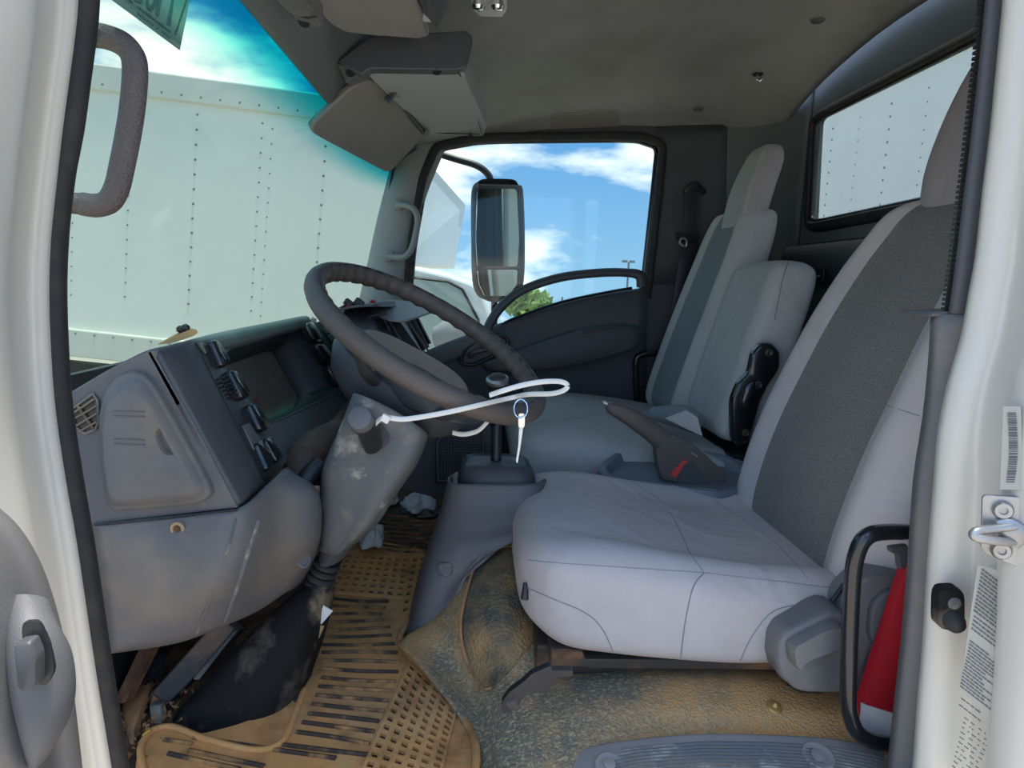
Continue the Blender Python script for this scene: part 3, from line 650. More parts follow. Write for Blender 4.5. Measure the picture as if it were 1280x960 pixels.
for a, b_ in (((455,397),(470,424)),((478,394),(500,432)),((505,401),(534,444)),((458,397),(477,393))):
    pl = (P(480,410,1.80), V((.75,-.55,.35)).normalized())
    tube('compartment_rim', [hit(*a, pl)+pl[1]*.012, hit(*b_, pl)+pl[1]*.012], .0035, m_dashl, db, seg=6)
# lower knee panel, bulging round the column
rows = [[P(112,656,YE), P(200,646,YE-.002), P(297,636,YE), P(338,604,.93), P(352,588,.98), P(360,584,1.06)],
        [P(118,690,YE-.004), P(208,680,YE-.02), P(296,676,YE-.01), P(350,640,.93), P(392,612,.99), P(398,618,1.08)],
        [P(126,740,YE-.004), P(212,734,YE-.025), P(285,722,YE-.015), P(345,695,.93), P(396,662,.99), P(404,670,1.09)],
        [P(132,785,YE), P(215,780,YE-.015), P(278,760,YE+.005), P(330,742,.94), P(380,706,1.0), P(390,714,1.09)],
        [P(136,817,YE+.005), P(220,804,YE+.01), P(275,784,YE+.025), P(322,764,.95), P(362,738,1.01), P(374,735,1.1)],
        [P(142,806,YE+.07), P(222,795,YE+.08), P(280,775,YE+.08), P(325,755,1.0), P(360,730,1.06), P(372,728,1.12)]]
surf('lower_panel', rows, m_dashl, db, n=6, solid=.005, key='lower')
cl = [on('lower', u, v, .0006) for u, v in ((335,606),(322,650),(306,700),(292,745),(281,776))]
tube('panel_crease', [p for p in cl if p], .0035, m_dusty, db, seg=6, smooth_n=4)
cl = [on('lower', u, v, .0004) for u, v in ((295,648),(284,690),(262,750),(246,792))]
tube('panel_crease', [p for p in cl if p], .0015, m_dusty, db, seg=5, smooth_n=4)
tube('panel_gap', [P(118,656,YE-.003), P(208,647,YE-.006), P(297,637,YE-.004)], .0016, m_black, db, seg=5)
p = on('lower', 222, 661, .001); lathe('screw_cup', p, (0,-1,0), ((.009,0),(.008,.0015),(.006,.001),(.005,-.001)), mat('clay_ring', DUST, .9), db, seg=16)
lathe('screw', p+V((0,-.001,0)), (0,-1,0), ((.0045,0),(.004,.0015),(.001,.002)), m_rust, db, seg=10)
p = on('lower', 378, 700, .0015); lathe('lighter_socket', p, ((CAM-p).normalized()+V((.6,0,.1))), ((.011,0),(.011,.002),(.008,.002),(.007,-.002)), m_dusty, db, seg=18)
# small light patch recess in the lower panel
# under-dash steel
ud = MB()
t = thing('pedal_frame', 'clay-caked steel pedal bracket under the dashboard end', 'bracket', P(220, 870, .95))
obj('bracket_arm', *g_ext([P(175,880,.98), P(205,886,.98), P(300,790,1.05), P(275,770,1.05)], V((.0,.03,-.01))), m_rail, t, smooth=0, bevel=.003)
obj('bracket_arm', *g_ext([P(140,880,.93), P(155,880,.93), P(190,812,1.0), P(178,800,1.0)], V((.0,.03,-.01))), m_rust, t, smooth=0, bevel=.003)
obj('bracket_foot', *g_ext([P(186,882,.96), P(200,882,.96), P(202,905,.94), P(188,905,.94)], V((.0,.02,-.004))), m_dusty, t, smooth=0, bevel=.002)
tag(obj('white_pipe', *g_ext([P(240,850,.99), P(249,850,.99), P(296,790,1.04), P(292,789,1.04)], V((0,.02,0))), m_dusty, smooth=0, bevel=.002), 'narrow pale plastic strip behind the black column boot', 'strip')
t = thing('clay_debris', 'loose crumbled clay and litter on the floor beside the driver door sill', 'debris', P(170, 910, .9))
mb = MB()
for k in range(240):
    u, v = random.uniform(148, 250), random.uniform(838, 950)
    if u > 215 and v > 900: continue
    c = PZ(u, v, .992+random.uniform(0, .008)); r = random.uniform(.002, .008)
    mb.add([c+V((random.uniform(-r,r), random.uniform(-r,r), random.uniform(-r,r))) for _ in range(4)], [(0,1,2),(0,2,3),(0,1,3),(1,2,3)])
tag(mb.build('crumbs', m_clay, t, smooth=0, recalc=False), kind='stuff')
q = [PZ(150,885,.99), PZ(168,858,1.0), PZ(195,850,.99), PZ(182,885,1.0), PZ(165,940,.99)]
puffr = [V(p) for p in rnd(q, .3, 3)]; c = sum(puffr, V())/len(puffr)
obj('clay_lump', *g_rings([puffr, [c+(p-c)*.8+V((0,0,.012)) for p in puffr], [c+(p-c)*.4+V((0,0,.016)) for p in puffr]]), m_clay, t, smooth=60)
tag(tube('yellow_straw', [PZ(178,920,1.005), PZ(187,913,1.008)], .002, mat('yellow_plastic', (.7,.42,.03), .5), seg=6), 'tiny yellow straw piece lying in the clay by the sill', 'litter')
vs = [P(155,845,1.0), P(165,818,1.0), P(200,815,1.02), P(212,828,1.02), P(190,850,1.0), P(168,858,1.0)]
n_ = len(vs); c = sum(vs, V())/n_
fo = rnd(vs, .3, 3); fo = [p + V((random.uniform(-.004,.004), random.uniform(-.01,.01), random.uniform(-.004,.004))) for p in fo]
o = obj('plastic_film', *g_rings([fo, [c+(p-c)*.6+V((0,-.012,.004*(i%2))) for i, p in enumerate(fo)], [c+(p-c)*.2+V((0,-.004,.002)) for p in fo]]), m_gloss, smooth=0); tag(o, 'crumpled shiny dark film tucked under the dashboard corner', 'litter')

# things lying on the dash top
t = thing('dried_leaf', 'tan dried leaf lying on the dash top beside the windshield', 'leaf', P(225, 418, .97))
lp = [(195,431),(210,424),(232,414),(245,411),(248,416),(240,421),(215,429)]
vs = [P(u,v,.98) for u, v in lp]; vs = rnd(vs, .3, 3); c = sum(vs, V())/len(vs)
obj('blade', *g_rings([vs, [c+(p-c)*.5+V((0,.01,.006)) for p in vs], [c+(p-c)*.1+V((0,.02,.004)) for p in vs]]), m_tan, t, smooth=60)
for u, v in ((226,414),(232,412)): obj('dark_bit', *g_lathe(P(u,v,.985)-V((0,0,.003)), (0,0,1), ((.002,0),(.006,.003),(.006,.008),(.002,.011)), 10), m_black, t, smooth=60)
t = thing('loose_wiring', 'loose dark wires with a red connector lying on the centre dash', 'wires', P(445, 386, 1.7))
tube('wire', [P(418,392,1.6), P(428,384,1.65), P(440,380,1.7), P(455,380,1.75)], .004, m_black, t, seg=6, smooth_n=5)
tube('wire', [P(430,388,1.65), P(438,380,1.68), P(450,382,1.72), P(466,378,1.78)], .0025, m_redp, t, seg=6, smooth_n=5)
for u, v in ((436,379),(449,378)): obj('connector', *g_box(P(u,v,1.68), (.022,.02,.016), Matrix.Rotation(.6,3,'Y')), m_black, t, smooth=0, bevel=.002)
obj('connector', *g_box(P(466,377,1.78), (.012,.012,.008)), m_red, t, smooth=0, bevel=.001)
o = obj('flip_lid', *g_ext(rnd([P(452,386,1.9), P(482,376,2.05), P(515,379,2.1), P(542,391,1.95), P(520,399,1.8), P(502,404,1.75), P(482,401,1.75)], .25, 3), V((0,0,.006))), m_under, smooth=0, bevel=.002)
tag(o, 'open grey flap lid on the centre of the dashboard', 'lid')

# ================================================================ COLUMN + WHEEL
sc = thing('steering_column', 'scuffed grey steering column shroud leaning down to the floor', 'steering column', P(400, 740, 1.1))
rows = [[P(440,498,1.06), P(446,492,1.02), P(490,512,1.00), P(530,538,1.00), P(536,545,1.08)],
        [P(420,545,1.06), P(428,540,1.01), P(470,560,.995), P(514,575,.995), P(522,580,1.08)],
        [P(402,590,1.06), P(410,585,1.01), P(450,600,.995), P(492,610,.995), P(500,612,1.08)],
        [P(400,640,1.06), P(408,636,1.015), P(440,645,1.0), P(462,655,1.0), P(472,655,1.08)],
        [P(398,690,1.07), P(404,690,1.03), P(418,694,1.02), P(430,688,1.02), P(440,684,1.08)]]
surf('shroud', rows, m_dusty, sc, n=6, solid=.006, key='shroud')
sv = [(435,500,.0),]
obj('shroud_back', *g_ext([P(440,498,1.07), P(536,545,1.08), P(500,612,1.08), P(440,684,1.08), P(398,690,1.08), P(400,590,1.07)], V((0,.08,0))), m_bezel, sc, smooth=0)
lr('shroud_skirt', [(P(404,672,1.05), P(470,640,1.05), .03), (P(398,700,1.06), P(435,690,1.06), .025), (P(396,706,1.06), P(424,700,1.06), .02)], m_bezel, sc)
for k, (u0, v0, u1, v1) in enumerate(((392,712,424,700),(388,720,421,708),(384,728,418,716),(381,736,415,724),(378,743,412,731))):
    a, b_ = P(u0,v0,1.06), P(u1,v1,1.06); c = (a+b_)/2; ax = (b_-a); rr = ax.length/2
    lathe('boot_ring', c, (P(400,690,1.06)-P(380,740,1.06)), ((rr*.85,-.005),(rr,-.002),(rr,.002),(rr*.85,.005)), m_rubber, sc, seg=20)
lr('column_boot', [(P(378,738,1.07), P(416,732,1.07), .035), (P(336,778,1.05), P(408,764,1.05), .06), (P(290,822,1.03), P(397,806,1.03), .075), (P(250,866,1.01), P(381,855,1.01), .08), (P(230,892,.995), P(368,884,.995), .078), (P(225,906,.985), P(358,903,.985), .07), (P(234,918,.98), P(345,918,.98), .055), (P(258,926,.975), P(325,927,.975), .03)], m_boot, sc, sq=3.2, seg=28)
tube('boot_flange', [P(222,908,.93), P(240,922,.92), P(280,932,.91), P(325,934,.91), P(350,924,.92), P(364,900,.95), P(372,870,.99)], .006, m_boot, sc, seg=8, smooth_n=4)
# ignition barrel and its socket
shp = (P(455,545,.99), (CAM-P(455,545,.99)).normalized())
ps = (on('shroud', 490, 545, .001) or P(490,545,.99), V((.15,-.98,.12)).normalized())
plate('barrel_socket', [(447,545),(462,528),(478,530),(487,545),(484,556),(470,566),(452,560)], ps, .003, m_black, sc, off=.002, round_=.2)
plate('socket_pad', [(434,522),(444,505),(462,512),(452,545),(440,540)], ps, .003, m_bezel, sc, off=.001)
igb = lr('ignition_barrel', [(P(455,562,.985), P(478,552,.985), .014), (P(447,543,.955), P(474,533,.955), .0145), (P(439,530,.93), P(468,524,.93), .0145)], m_black, sc, seg=20)
c = P(450,528,.915); lathe('barrel_cap', c+V((0,.012,0)), (c+V((-.25,0,.1))*0 - P(464,548,.985)), ((.017,-.004),(.0175,.008),(.016,.013),(.012,.015),(.001,.0155)), m_dashl, igb, seg=24)
# wheel
WC = V((-.079, 1.1594, 1.551)); E1 = V((math.cos(.4713),0,-math.sin(.4713))); E2 = V((0,math.cos(.2214),math.sin(.2214))); WN = E1.cross(E2).normalized()
if WN.z < 0: WN = -WN
sw = thing('steering_wheel', 'dark steering wheel with finger-grip rim and brown centre pad', 'steering wheel', WC)
WR = .209; rings = []
NR = 180
for k in range(NR):
    q = 2*math.pi*k/NR; d = E1*math.cos(q)+E2*math.sin(q); r0 = .0165
    ring = []
    for j in range(14):
        a = 2*math.pi*j/14
        rr = r0 + (.0014*math.sin(q*44) if math.cos(a) < -.2 else 0)
        ring.append(WC + d*(WR + rr*math.cos(a)) + WN*(rr*1.05*math.sin(a)))
    rings.append(ring)
rings.append(rings[0]); obj('rim', *g_rings(rings, caps=False), m_wheel, sw, smooth=60)
# rim stitching line
obj('rim_seam', *g_tube([WC + (E1*math.cos(q)+E2*math.sin(q))*(WR-.004) + WN*.0168 for q in [2*math.pi*k/90 for k in range(90)]], .0007, 4, True), m_black, sw)
def wpt(a, r, h): return WC + (E1*math.cos(a)+E2*math.sin(a))*r + WN*h
hub = []
for h, s in ((-.15,.05),(-.145,.085),(-.12,.108),(-.085,.118),(-.068,.112),(-.066,.10)):
    hub.append([WC + E1*(math.cos(q)*s*1.15-.005) + E2*math.sin(q)*s*.98 + WN*h for q in [2*math.pi*k/40 for k in range(40)]])
obj('underside_cover', *g_rings(hub), m_under2, sw, smooth=60)
pad = []
for h, s in ((-.070,.100),(-.066,.106),(-.058,.100),(-.054,.085),(-.052,.05),(-.052,.01)):
    ring = []
    for k in range(40):
        q = 2*math.pi*k/40; cx, sx = math.cos(q), math.sin(q)
        ring.append(WC + E1*(math.copysign(abs(cx)**.7, cx)*s*1.06) + E2*math.copysign(abs(sx)**.7, sx)*s*.9 + WN*h)
    pad.append(ring)
obj('centre_pad', *g_rings(pad), m_pad, sw, smooth=60)
for a in (math.radians(-62), math.radians(-118)):
    secs = [[wpt(a-.14, .09, -.085), wpt(a+.14, .09, -.085), .012], [wpt(a-.09, .15, -.055), wpt(a+.09, .15, -.055), .009], [wpt(a-.07, .205, -.004), wpt(a+.07, .205, -.004), .008]]
    lr('spoke', secs, m_under2, sw, seg=12)
# lower shell of the wheel hub / column head
rows = [[P(432,440,1.08), P(445,470,1.04), P(458,500,1.03), P(480,515,1.03)], [P(470,445,1.03), P(485,480,1.005), P(505,515,1.0), P(530,530,1.0)], [P(530,470,1.02), P(545,500,1.0), P(560,525,.995), P(575,540,1.0)], [P(580,505,1.04), P(592,520,1.03), P(600,530,1.03), P(605,538,1.05)]]
rows = [[p+V((0,.06,0)) for p in r] for r in rows]
surf('hub_shell', rows, m_under2, sw, n=6, solid=.01, key='hub')
for u, v in ((502,512),(529,524)):
    p = on('hub', u, v, .0008)
    if p: lathe('screw_hole', p, (CAM-p), ((.0065,0),(.006,.0005),(.001,.0006)), m_black, sw, seg=14)

# ---- cable tie and keys
t = thing('cable_tie', 'long white cable tie looped round the steering wheel rim', 'cable tie', P(600, 515, .94))
tp = [(467,541,.95),(468,532,.94),(474,525,.935),(483,522,.93),(505,524,.93),(540,519,.935),(575,512,.94),(605,505,.955),(640,497,1.0),(660,493,.97),(690,492,.95),(706,487,.94),(709,481,.94),(700,477,.94),(680,477,.93),(655,481,.925),(630,488,.92),(612,494,.93)]
tube('strap', [P(*q) for q in tp], .0036, m_tie, t, seg=8, smooth_n=6, flat=.35, up=(0,.2,1))
tube('strap', [P(*q) for q in ((566,541,1.05),(580,543,1.04),(598,538,1.03),(612,524,1.02))], .0036, m_tie, t, seg=8, smooth_n=5, flat=.4, up=(0,.2,1))
obj('tie_head', *g_box(P(482,523,.926), (.012,.009,.011), Matrix.Rotation(.5,3,'Y')), m_tie, t, smooth=0, bevel=.0015)
t = thing('key_set', 'metal key hanging from a split ring on the white cable tie', 'keys', P(646, 578, .92))
KC = P(651,511,.925)
tube('split_ring', [KC + V((math.cos(q)*.0095, math.sin(q)*.004, math.sin(q)*.0125)) for q in [2*math.pi*k/20 for k in range(20)]], .0011, m_chrome, t, closed=True, seg=6)
obj('key_head', *g_ext(rnd([P(648,517,.925), P(656,517,.925), P(656,533,.925), P(651,538,.925), P(648,533,.925)], .3, 3), V((0,.0025,0))), m_chrome, t, smooth=0)
obj('key_blade', *g_ext([P(649,534,.925), P(654,534,.925), P(651,556,.925), P(647,579,.925), P(645,577,.925), P(648,556,.925)], V((0,.002,0))), m_tie, t, smooth=0)

# ================================================================ CENTRE CONSOLE
gc = thing('gear_console', 'tall grey moulded gear lever console rising from the floor', 'console', P(530, 800, 1.15))
rows = [[P(566,592,1.42), P(560,597,1.30), P(566,604,1.235), P(610,605,1.225), P(668,604,1.235), P(682,598,1.30)],
        [P(558,625,1.42), P(553,628,1.30), P(560,634,1.225), P(612,632,1.21), P(676,632,1.22), P(690,620,1.30)],
        [P(548,655,1.40), P(543,660,1.29), P(552,664,1.21), P(612,660,1.185), P(690,650,1.20), P(700,640,1.30)],
        [P(540,680,1.38), P(533,688,1.28), P(542,692,1.19), P(598,684,1.165), P(655,668,1.17), P(690,660,1.20)],
        [P(527,725,1.36), P(519,735,1.26), P(528,738,1.17), P(562,736,1.15), P(588,712,1.145), P(600,700,1.16)],
        [P(518,765,1.34), P(510,775,1.25), P(517,778,1.16), P(545,780,1.135), P(568,768,1.13), P(572,765,1.15)],
        [P(512,785,1.33), P(504,794,1.24), P(511,799,1.155), P(530,802,1.13), P(552,800,1.125), P(558,794,1.14)]]
surf('console_shell', rows, m_dashl, gc, n=6, solid=.006, key='console')
p = on('console', 556, 713, .001)
o_ = puff('recess_plug', [(546,708),(550,703),(562,703),(567,708),(566,717),(560,721),(549,720)], (p, V((-.2,-.95,.25)).normalized()), .003, m_dusty, gc, round_=.3, steps=((1,0),(.9,1),(.75,.2),(.6,-.8)))
c0 = sum([P(560,602,1.31), P(680,602,1.31)], V())/2
def sq_ring(c, a, b, n=32, e=.5, rot=0):
    o = []
    for k in range(n):
        q = 2*math.pi*k/n; x = math.copysign(abs(math.cos(q))**e, math.cos(q))*a; y = math.copysign(abs(math.sin(q))**e, math.sin(q))*b
        o.append(c + V((x, y, 0)))
    return o
obj('console_deck', *g_rings([sq_ring(c0+V((0,0,-.012)), .092, .085), sq_ring(c0+V((0,0,0)), .09, .083), sq_ring(c0+V((0,0,.003)), .083, .076)]), m_dusty, gc, smooth=60)
obj('lever_surround', *g_rings([sq_ring(c0+V((0,0,.0)), .077, .07), sq_ring(c0+V((0,0,.018)), .076, .069), sq_ring(c0+V((-.002,0,.040)), .066, .058), sq_ring(c0+V((-.002,0,.045)), .058, .05), sq_ring(c0+V((-.002,0,.041)), .052, .044)]), m_bezel, gc, smooth=60)
obj('surround_inlay', *g_rings([sq_ring(c0+V((-.002,0,.041)), .052, .044), sq_ring(c0+V((-.002,0,.043)), .03, .02)]), m_dusty, gc, smooth=60)
gl = thing('gear_lever', 'black gear lever with a round chrome-ringed knob behind the steering wheel', 'gear lever', c0+V((0,0,.043)))
lb = c0+V((-.002,0,.043)); lt_ = P(621,492,1.34)
tube('lever_rod', [lb, lb.lerp(lt_, .45), lt_], [.0105,.0105,.011], m_black, gl, seg=14)
tube('rod_sleeve', [lb.lerp(lt_,.5), lt_], .0125, m_gloss, gl, seg=14)
kn = P(622,480,1.34)
lathe('knob', kn, (-.1,-.35,1), ((.012,-.022),(.019,-.012),(.0215,0),(.0215,.006)), m_black, gl, seg=28)
lathe('knob_ring', kn, (-.1,-.35,1), ((.0215,.004),(.0225,.006),(.0225,.012),(.018,.016),(.016,.015)), m_steel, gl, seg=28)
lathe('knob_cap', kn, (-.1,-.35,1), ((.0165,.013),(.015,.018),(.01,.020),(.001,.0205)), m_bezel, gl, seg=28)
# speaker grille under the dash
t = thing('speaker_panel', 'dark kick panel with a perforated grille behind the gear console', 'panel', P(560, 630, 1.75))
PS = (P(570,580,1.72), V((.25,-.95,.1)).normalized())
plate('panel_shell', [(490,560),(520,535),(620,520),(625,600),(612,628),(560,626),(505,612),(480,600)], PS, .012, m_bezel, t, bevel=.003, off=-.01)
plate('grille_back', [(549,552),(556,543),(598,541),(600,566),(596,600),(550,598)], PS, .004, m_black, t, off=.001, round_=.1)
mb = MB()
for i in range(15):
    u = 550+i*3.6; mb.add(*g_tube([hit(u, 541, PS)+PS[1]*.003, hit(u-2, 600, PS)+PS[1]*.003], .0018, 4))
for j in range(17):
    v = 542+j*3.6; mb.add(*g_tube([hit(548, v, PS)+PS[1]*.0032, hit(600, v+1, PS)+PS[1]*.0032], .0018, 4))
tag(mb.build('grille_mesh', m_bezel, t, smooth=0), kind='stuff')
tube('grille_frame', [hit(u,v,PS)+PS[1]*.003 for u,v in ((547,552),(555,541),(602,538),(604,566),(599,603),(546,601))], .005, m_bezel, t, closed=True, seg=6)

# cup-holder tray and parking brake
t = thing('console_tray', 'blue-grey cup holder tray between the seats', 'tray', P(850, 610, 1.45))
tr = [(745,592),(772,570),(800,562),(845,566),(880,570),(915,578),(938,592),(940,612),(900,625),(820,612),(760,606)]
base = rnd([P(u,v-8,1.43+.12*(600-v)/30.) for u,v in tr], .25, 3); c = sum(base, V())/len(base)
obj('tray_body', *g_rings([[p-V((0,0,.06)) for p in base], [p-V((0,0,.004)) for p in base], [c+(p-c)*.97 for p in base], [c+(p-c)*.90-V((0,0,.002)) for p in base], [c+(p-c)*.85-V((0,0,.02)) for p in base]]), mat('blue_grey_tray', (.15, .17, .19), .45), t, smooth=50, key='tray')
for (u,v,y,r) in ((800,583,1.52,.036),(905,592,1.50,.036)):
    c = P(u,v,y); lathe('cup_well', c-V((0,0,.012)), (0,0,1), ((r,-.03),(r+.004,.006),(r+.008,.010),(r+.011,.006)), m_dash, t, seg=28)
    lathe('well_floor', c-V((0,0,.012)), (0,0,1), ((r-.001,0),(.001,.0005)), m_black, t, seg=24)
pb = thing('parking_brake', 'grey-brown parking brake lever raised between the seats', 'hand brake', P(860, 605, 1.45))
YB = 1.44
lr('lever_grip', [(P(757,507,YB), P(766,503,YB), .011), (P(760,516,YB), P(774,504,YB), .014), (P(784,532,YB), P(798,514,YB), .016), (P(806,549,YB), P(822,529,YB), .016), (P(819,561,YB), P(840,542,YB), .016)], m_wheel, pb, seg=20, sq=2.6)
lathe('release_button', P(757,504,YB), (P(757,504,YB)-P(790,524,YB)), ((.006,-.004),(.006,.005),(.004,.008),(.001,.009)), m_steel, pb, seg=16)
PBp = (V((0,YB-.018,0)), V((0,-1,0)))
plate('lever_housing', [(820,562),(840,543),(868,556),(905,590),(908,606),(880,612),(828,600),(824,590)], PBp, .036, m_wheel, pb, bevel=.006, round_=.1)
plate('red_band', [(838,592),(856,574),(860,578),(843,598)], PBp, .004, m_redp, pb, off=.002)
plate('housing_cover', [(856,580),(866,580),(890,608),(846,604)], PBp, .006, m_trim, pb, off=.004, bevel=.001)
tube('lever_pin', [P(864,565,YB-.02), P(872,571,YB-.02)], .003, m_steel, pb, seg=6)
# ================================================================ FLOOR COVERINGS
rows = [[P(548,720,1.32), P(560,690,1.30), P(600,668,1.28), P(650,655,1.28), P(720,660,1.30), P(850,700,1.3), P(1000,740,1.3), P(1150,760,1.3)],
        [P(556,760,1.20), P(565,735,1.17), P(595,725,1.13), P(640,720,1.12), P(715,745,1.16), P(850,765,1.18), P(1000,790,1.18), P(1150,800,1.18)],
        [P(500,800,1.12), P(552,790,1.09), P(588,785,1.05), P(635,785,1.03), P(705,800,1.06), P(850,803,1.10), P(1000,815,1.10), P(1150,830,1.10)],
        [P(512,816,1.06), P(568,830,1.04), P(602,838,1.01), P(640,838,.99), P(705,840,.99), P(850,835,.98), P(1000,842,.98), P(1150,850,.99)],
        [P(545,855,.985), P(590,872,.98), P(612,875,.95), P(640,880,.92), P(715,880,.91), P(850,878,.90), P(1000,885,.90), P(1150,890,.91)],
        [P(576,900,.925), P(606,915,.90), P(622,920,.88), P(650,925,.86), P(730,920,.86), P(850,915,.86), P(1000,920,.86), P(1150,925,.86)],
        [P(590,960,.86), P(615,965,.83), P(630,970,.81), P(670,980,.80), P(750,985,.79), P(850,990,.78), P(1000,1000,.77), P(1150,1000,.77)]]
fv = surf('floor_covering', rows, m_vinyl, n=7, solid=.004, key='vinyl')
tag(fv, 'dusty embossed vinyl floor covering moulded under the driver seat', 'floor covering')
# darker engine cover patch
rows = []
for v, a, b_ in ((682,628,704),(695,608,706),(715,593,706),(745,584,700),(775,578,690),(800,579,668),(825,585,648),(845,594,632),(862,606,616)):
    rows.append([on('vinyl', a+(b_-a)*k/7, v + (0 if v > 690 else (7-k)*.6), .0035) or P(a+(b_-a)*k/7, v, 1.1) for k in range(8)])
ec = surf('engine_cover', rows, m_vinyl2, n=3, solid=.002, key='engine'); tag(ec, 'dark embossed engine cover flap edged with orange dust', 'cover')
el = [r_[0] for r_ in rows] + [rows[-1][-1]]
tube('dust_edge', [rows[0][5]] + [rows[0][2]] + el, .0028, m_clay, ec, smooth_n=4, seg=6)
p = on('engine', 650, 692, .001) or P(650,692,1.19)
t = thing('cover_grommet', 'black round grommet with a bolt on the engine cover flap', 'grommet', p)
lathe('ring', p, (-.1,-.8,.6), ((.012,0),(.013,.003),(.009,.005),(.007,.002)), m_black, t, seg=20); lathe('bolt', p, (-.1,-.8,.6), ((.006,.001),(.005,.005),(.001,.006)), m_rail, t, seg=8)
tag(tube('cover_latch', [P(657,728,.99), P(657,738,.985), P(656,748,.985)], [.004,.006,.007], m_black, seg=10), 'small black lever hanging below the front edge of the driver seat', 'lever')
for u, v in ((968,884),):
    p = on('vinyl', u, v, .001)
    if p: tag(lathe('floor_clip', p, (0,-.4,1), ((.012,0),(.010,.003),(.005,.004),(.002,.008),(.001,.009)), mat('brass_clip', (.5,.3,.1), .4, metal=.6), seg=12), 'rusty brass clip in the floor covering below the seat side cover', 'clip')
# sill step plate with ribs
st = thing('sill_plate', 'grey ribbed metal step plate along the driver door sill', 'step plate', P(880, 950, .8))
def sarc(k, u):   # k rib index
    import bisect
    xs_ = [655,720,800,880,960,1040,1100,1150]; vs_ = [975,944,930,924,925,930,942,962]
    i = max(0, min(len(xs_)-2, bisect.bisect(xs_, u)-1)); f = (u-xs_[i])/(xs_[i+1]-xs_[i])
    return vs_[i]+(vs_[i+1]-vs_[i])*f + k*4.2
rows = [[P(u, sarc(0,u), .845) for u in (655,720,800,880,960,1040,1100,1150)], [P(u, sarc(0,u)+4, .838) for u in (655,720,800,880,960,1040,1100,1150)], [P(u, sarc(0,u)+35, .80) for u in (655,720,800,880,960,1040,1100,1150)], [P(u, sarc(0,u)+70, .755) for u in (655,720,800,880,960,1040,1100,1150)]]
rows = [[p+V((0,-.0,.008)) for p in r] for r in rows]
surf('plate', rows, m_sill, st, n=5, solid=.01, key='sill')
for k in range(1, 11):
    pts = [on('sill', u, sarc(k, u), .0004) for u in range(780 - k*4, 1150, 10)]
    pts = [p for p in pts if p]
    if len(pts) > 5: tube('rib', pts, .0014, m_dusty, st, seg=5)
for u, v, r in ((762,957,.016),(1022,945,.018)):
    p = on('sill', u, v, .001)
    if p: lathe('screw_dish', p, (0,-.25,1), ((r+.004,0),(r+.002,.002),(r*.7,.001),(r*.5,-.001),(r*.5,.003),(.001,.004)), m_sill, st, seg=24)
rows = [[P(628,985,.80), P(640,965,.825), P(700,938,.85), P(735,934,.85)], [P(640,1000,.78), P(660,985,.80), P(715,965,.82), P(750,960,.82)]]
# rubber floor mat
ZM = 1.0
fm = thing('floor_mat', 'orange clay-covered black rubber floor mat with ribs and grid', 'floor mat', PZ(440, 850, ZM))
mo = [(168,960),(176,930),(188,912),(214,908),(250,918),(300,905),(360,880),(385,820),(400,770),(420,720),(432,690),(450,672),(546,690),(540,720),(520,760),(497,797),(512,822),(545,862),(580,905),(592,935),(590,985),(400,1040),(200,1050)]
vs = rnd([PZ(u,v,ZM) for u, v in mo], .25, 3)
obj('mat_base', *g_ext(vs, V((0,0,-.006))), m_mat, fm, smooth=0, key='mat')
tube('mat_border', [PZ(u,v,ZM+.002) for u, v in ((548,690),(540,722),(520,765),(500,797),(514,822),(547,860),(582,903),(595,935),(592,985))], .006, m_mat, fm, seg=8, smooth_n=5)
tube('mat_border', [PZ(u,v,ZM+.002) for u, v in ((196,1000),(182,970),(176,935),(190,914),(216,909),(260,925),(320,938),(352,928),(366,900),(380,862))], .005, m_mat, fm, seg=8, smooth_n=5)
# rib lines
ribs = []
for (a, b_) in [((236,938),(330,958)),((242,922),(420,948)),((205,925),(240,930)),((210,942),(300,962)),((250,966),(420,976)),
    ((345,930),(462,944)),((370,915),(462,930)),((378,903),(468,915)),((385,892),(474,902)),((390,880),(480,889)),((395,869),(486,876)),((398,858),(490,864)),((402,847),(494,852)),((404,836),(498,840)),((404,826),(500,828)),((402,816),(497,816)),((400,806),(494,805)),((398,797),(490,794)),((400,788),(488,784)),((404,778),(480,775)),((410,768),(478,768)),((408,757),(482,760)),((412,748),(486,752)),((420,738),(488,742))]:
    ribs.append((a, b_))
for a, b_ in ribs:
    m_ = ((a[0]+b_[0])/2, (a[1]+b_[1])/2 + random.uniform(-1,2))
    tube('rib', [PZ(*a, ZM+.001), PZ(*m_, ZM+.001), PZ(*b_, ZM+.001)], .0036, m_mat2, fm, seg=6, smooth_n=3, flat=1.0)
# grids: lattice bars over dark pits
def lattice(q, nu, nv, zz=ZM, skip=None):
    A, B, C_, D_ = [PZ(u, v, zz+.0005) for u, v in q]
    def bl(s, t_): return (A*(1-s)+B*s)*(1-t_)+(D_*(1-s)+C_*s)*t_
    mb = MB(); pm = MB()
    for i in range(nu):
        for j in range(nv):
            if skip and skip(i, j): continue
            s0, s1 = (i+.25)/nu, (i+.80)/nu; t0, t1 = (j+.22)/nv, (j+.74)/nv
            k = [bl(s0,t0), bl(s1,t0), bl(s1,t1), bl(s0,t1)]
            pm.add(*g_ext([p+V((0,0,.0003)) for p in k], V((0,0,-.001))))
            o4 = [bl(i/nu,j/nv), bl((i+1)/nu,j/nv), bl((i+1)/nu,(j+1)/nv), bl(i/nu,(j+1)/nv)]
            h = V((0,0,.0055)); vs = o4 + k + [p+h for p in o4] + [p+h for p in k]
            mb.add(vs, [f for a in range(4) for b2 in [(a+1) % 4] for f in ((8+a,8+b2,12+b2,12+a),(4+a,12+a,12+b2,4+b2),(a,b2,8+b2,8+a))])
    tag(mb.build('grid_panel', m_mat, fm, smooth=0), kind='stuff'); tag(pm.build('grid_pits', m_pit, fm, smooth=0), kind='stuff')
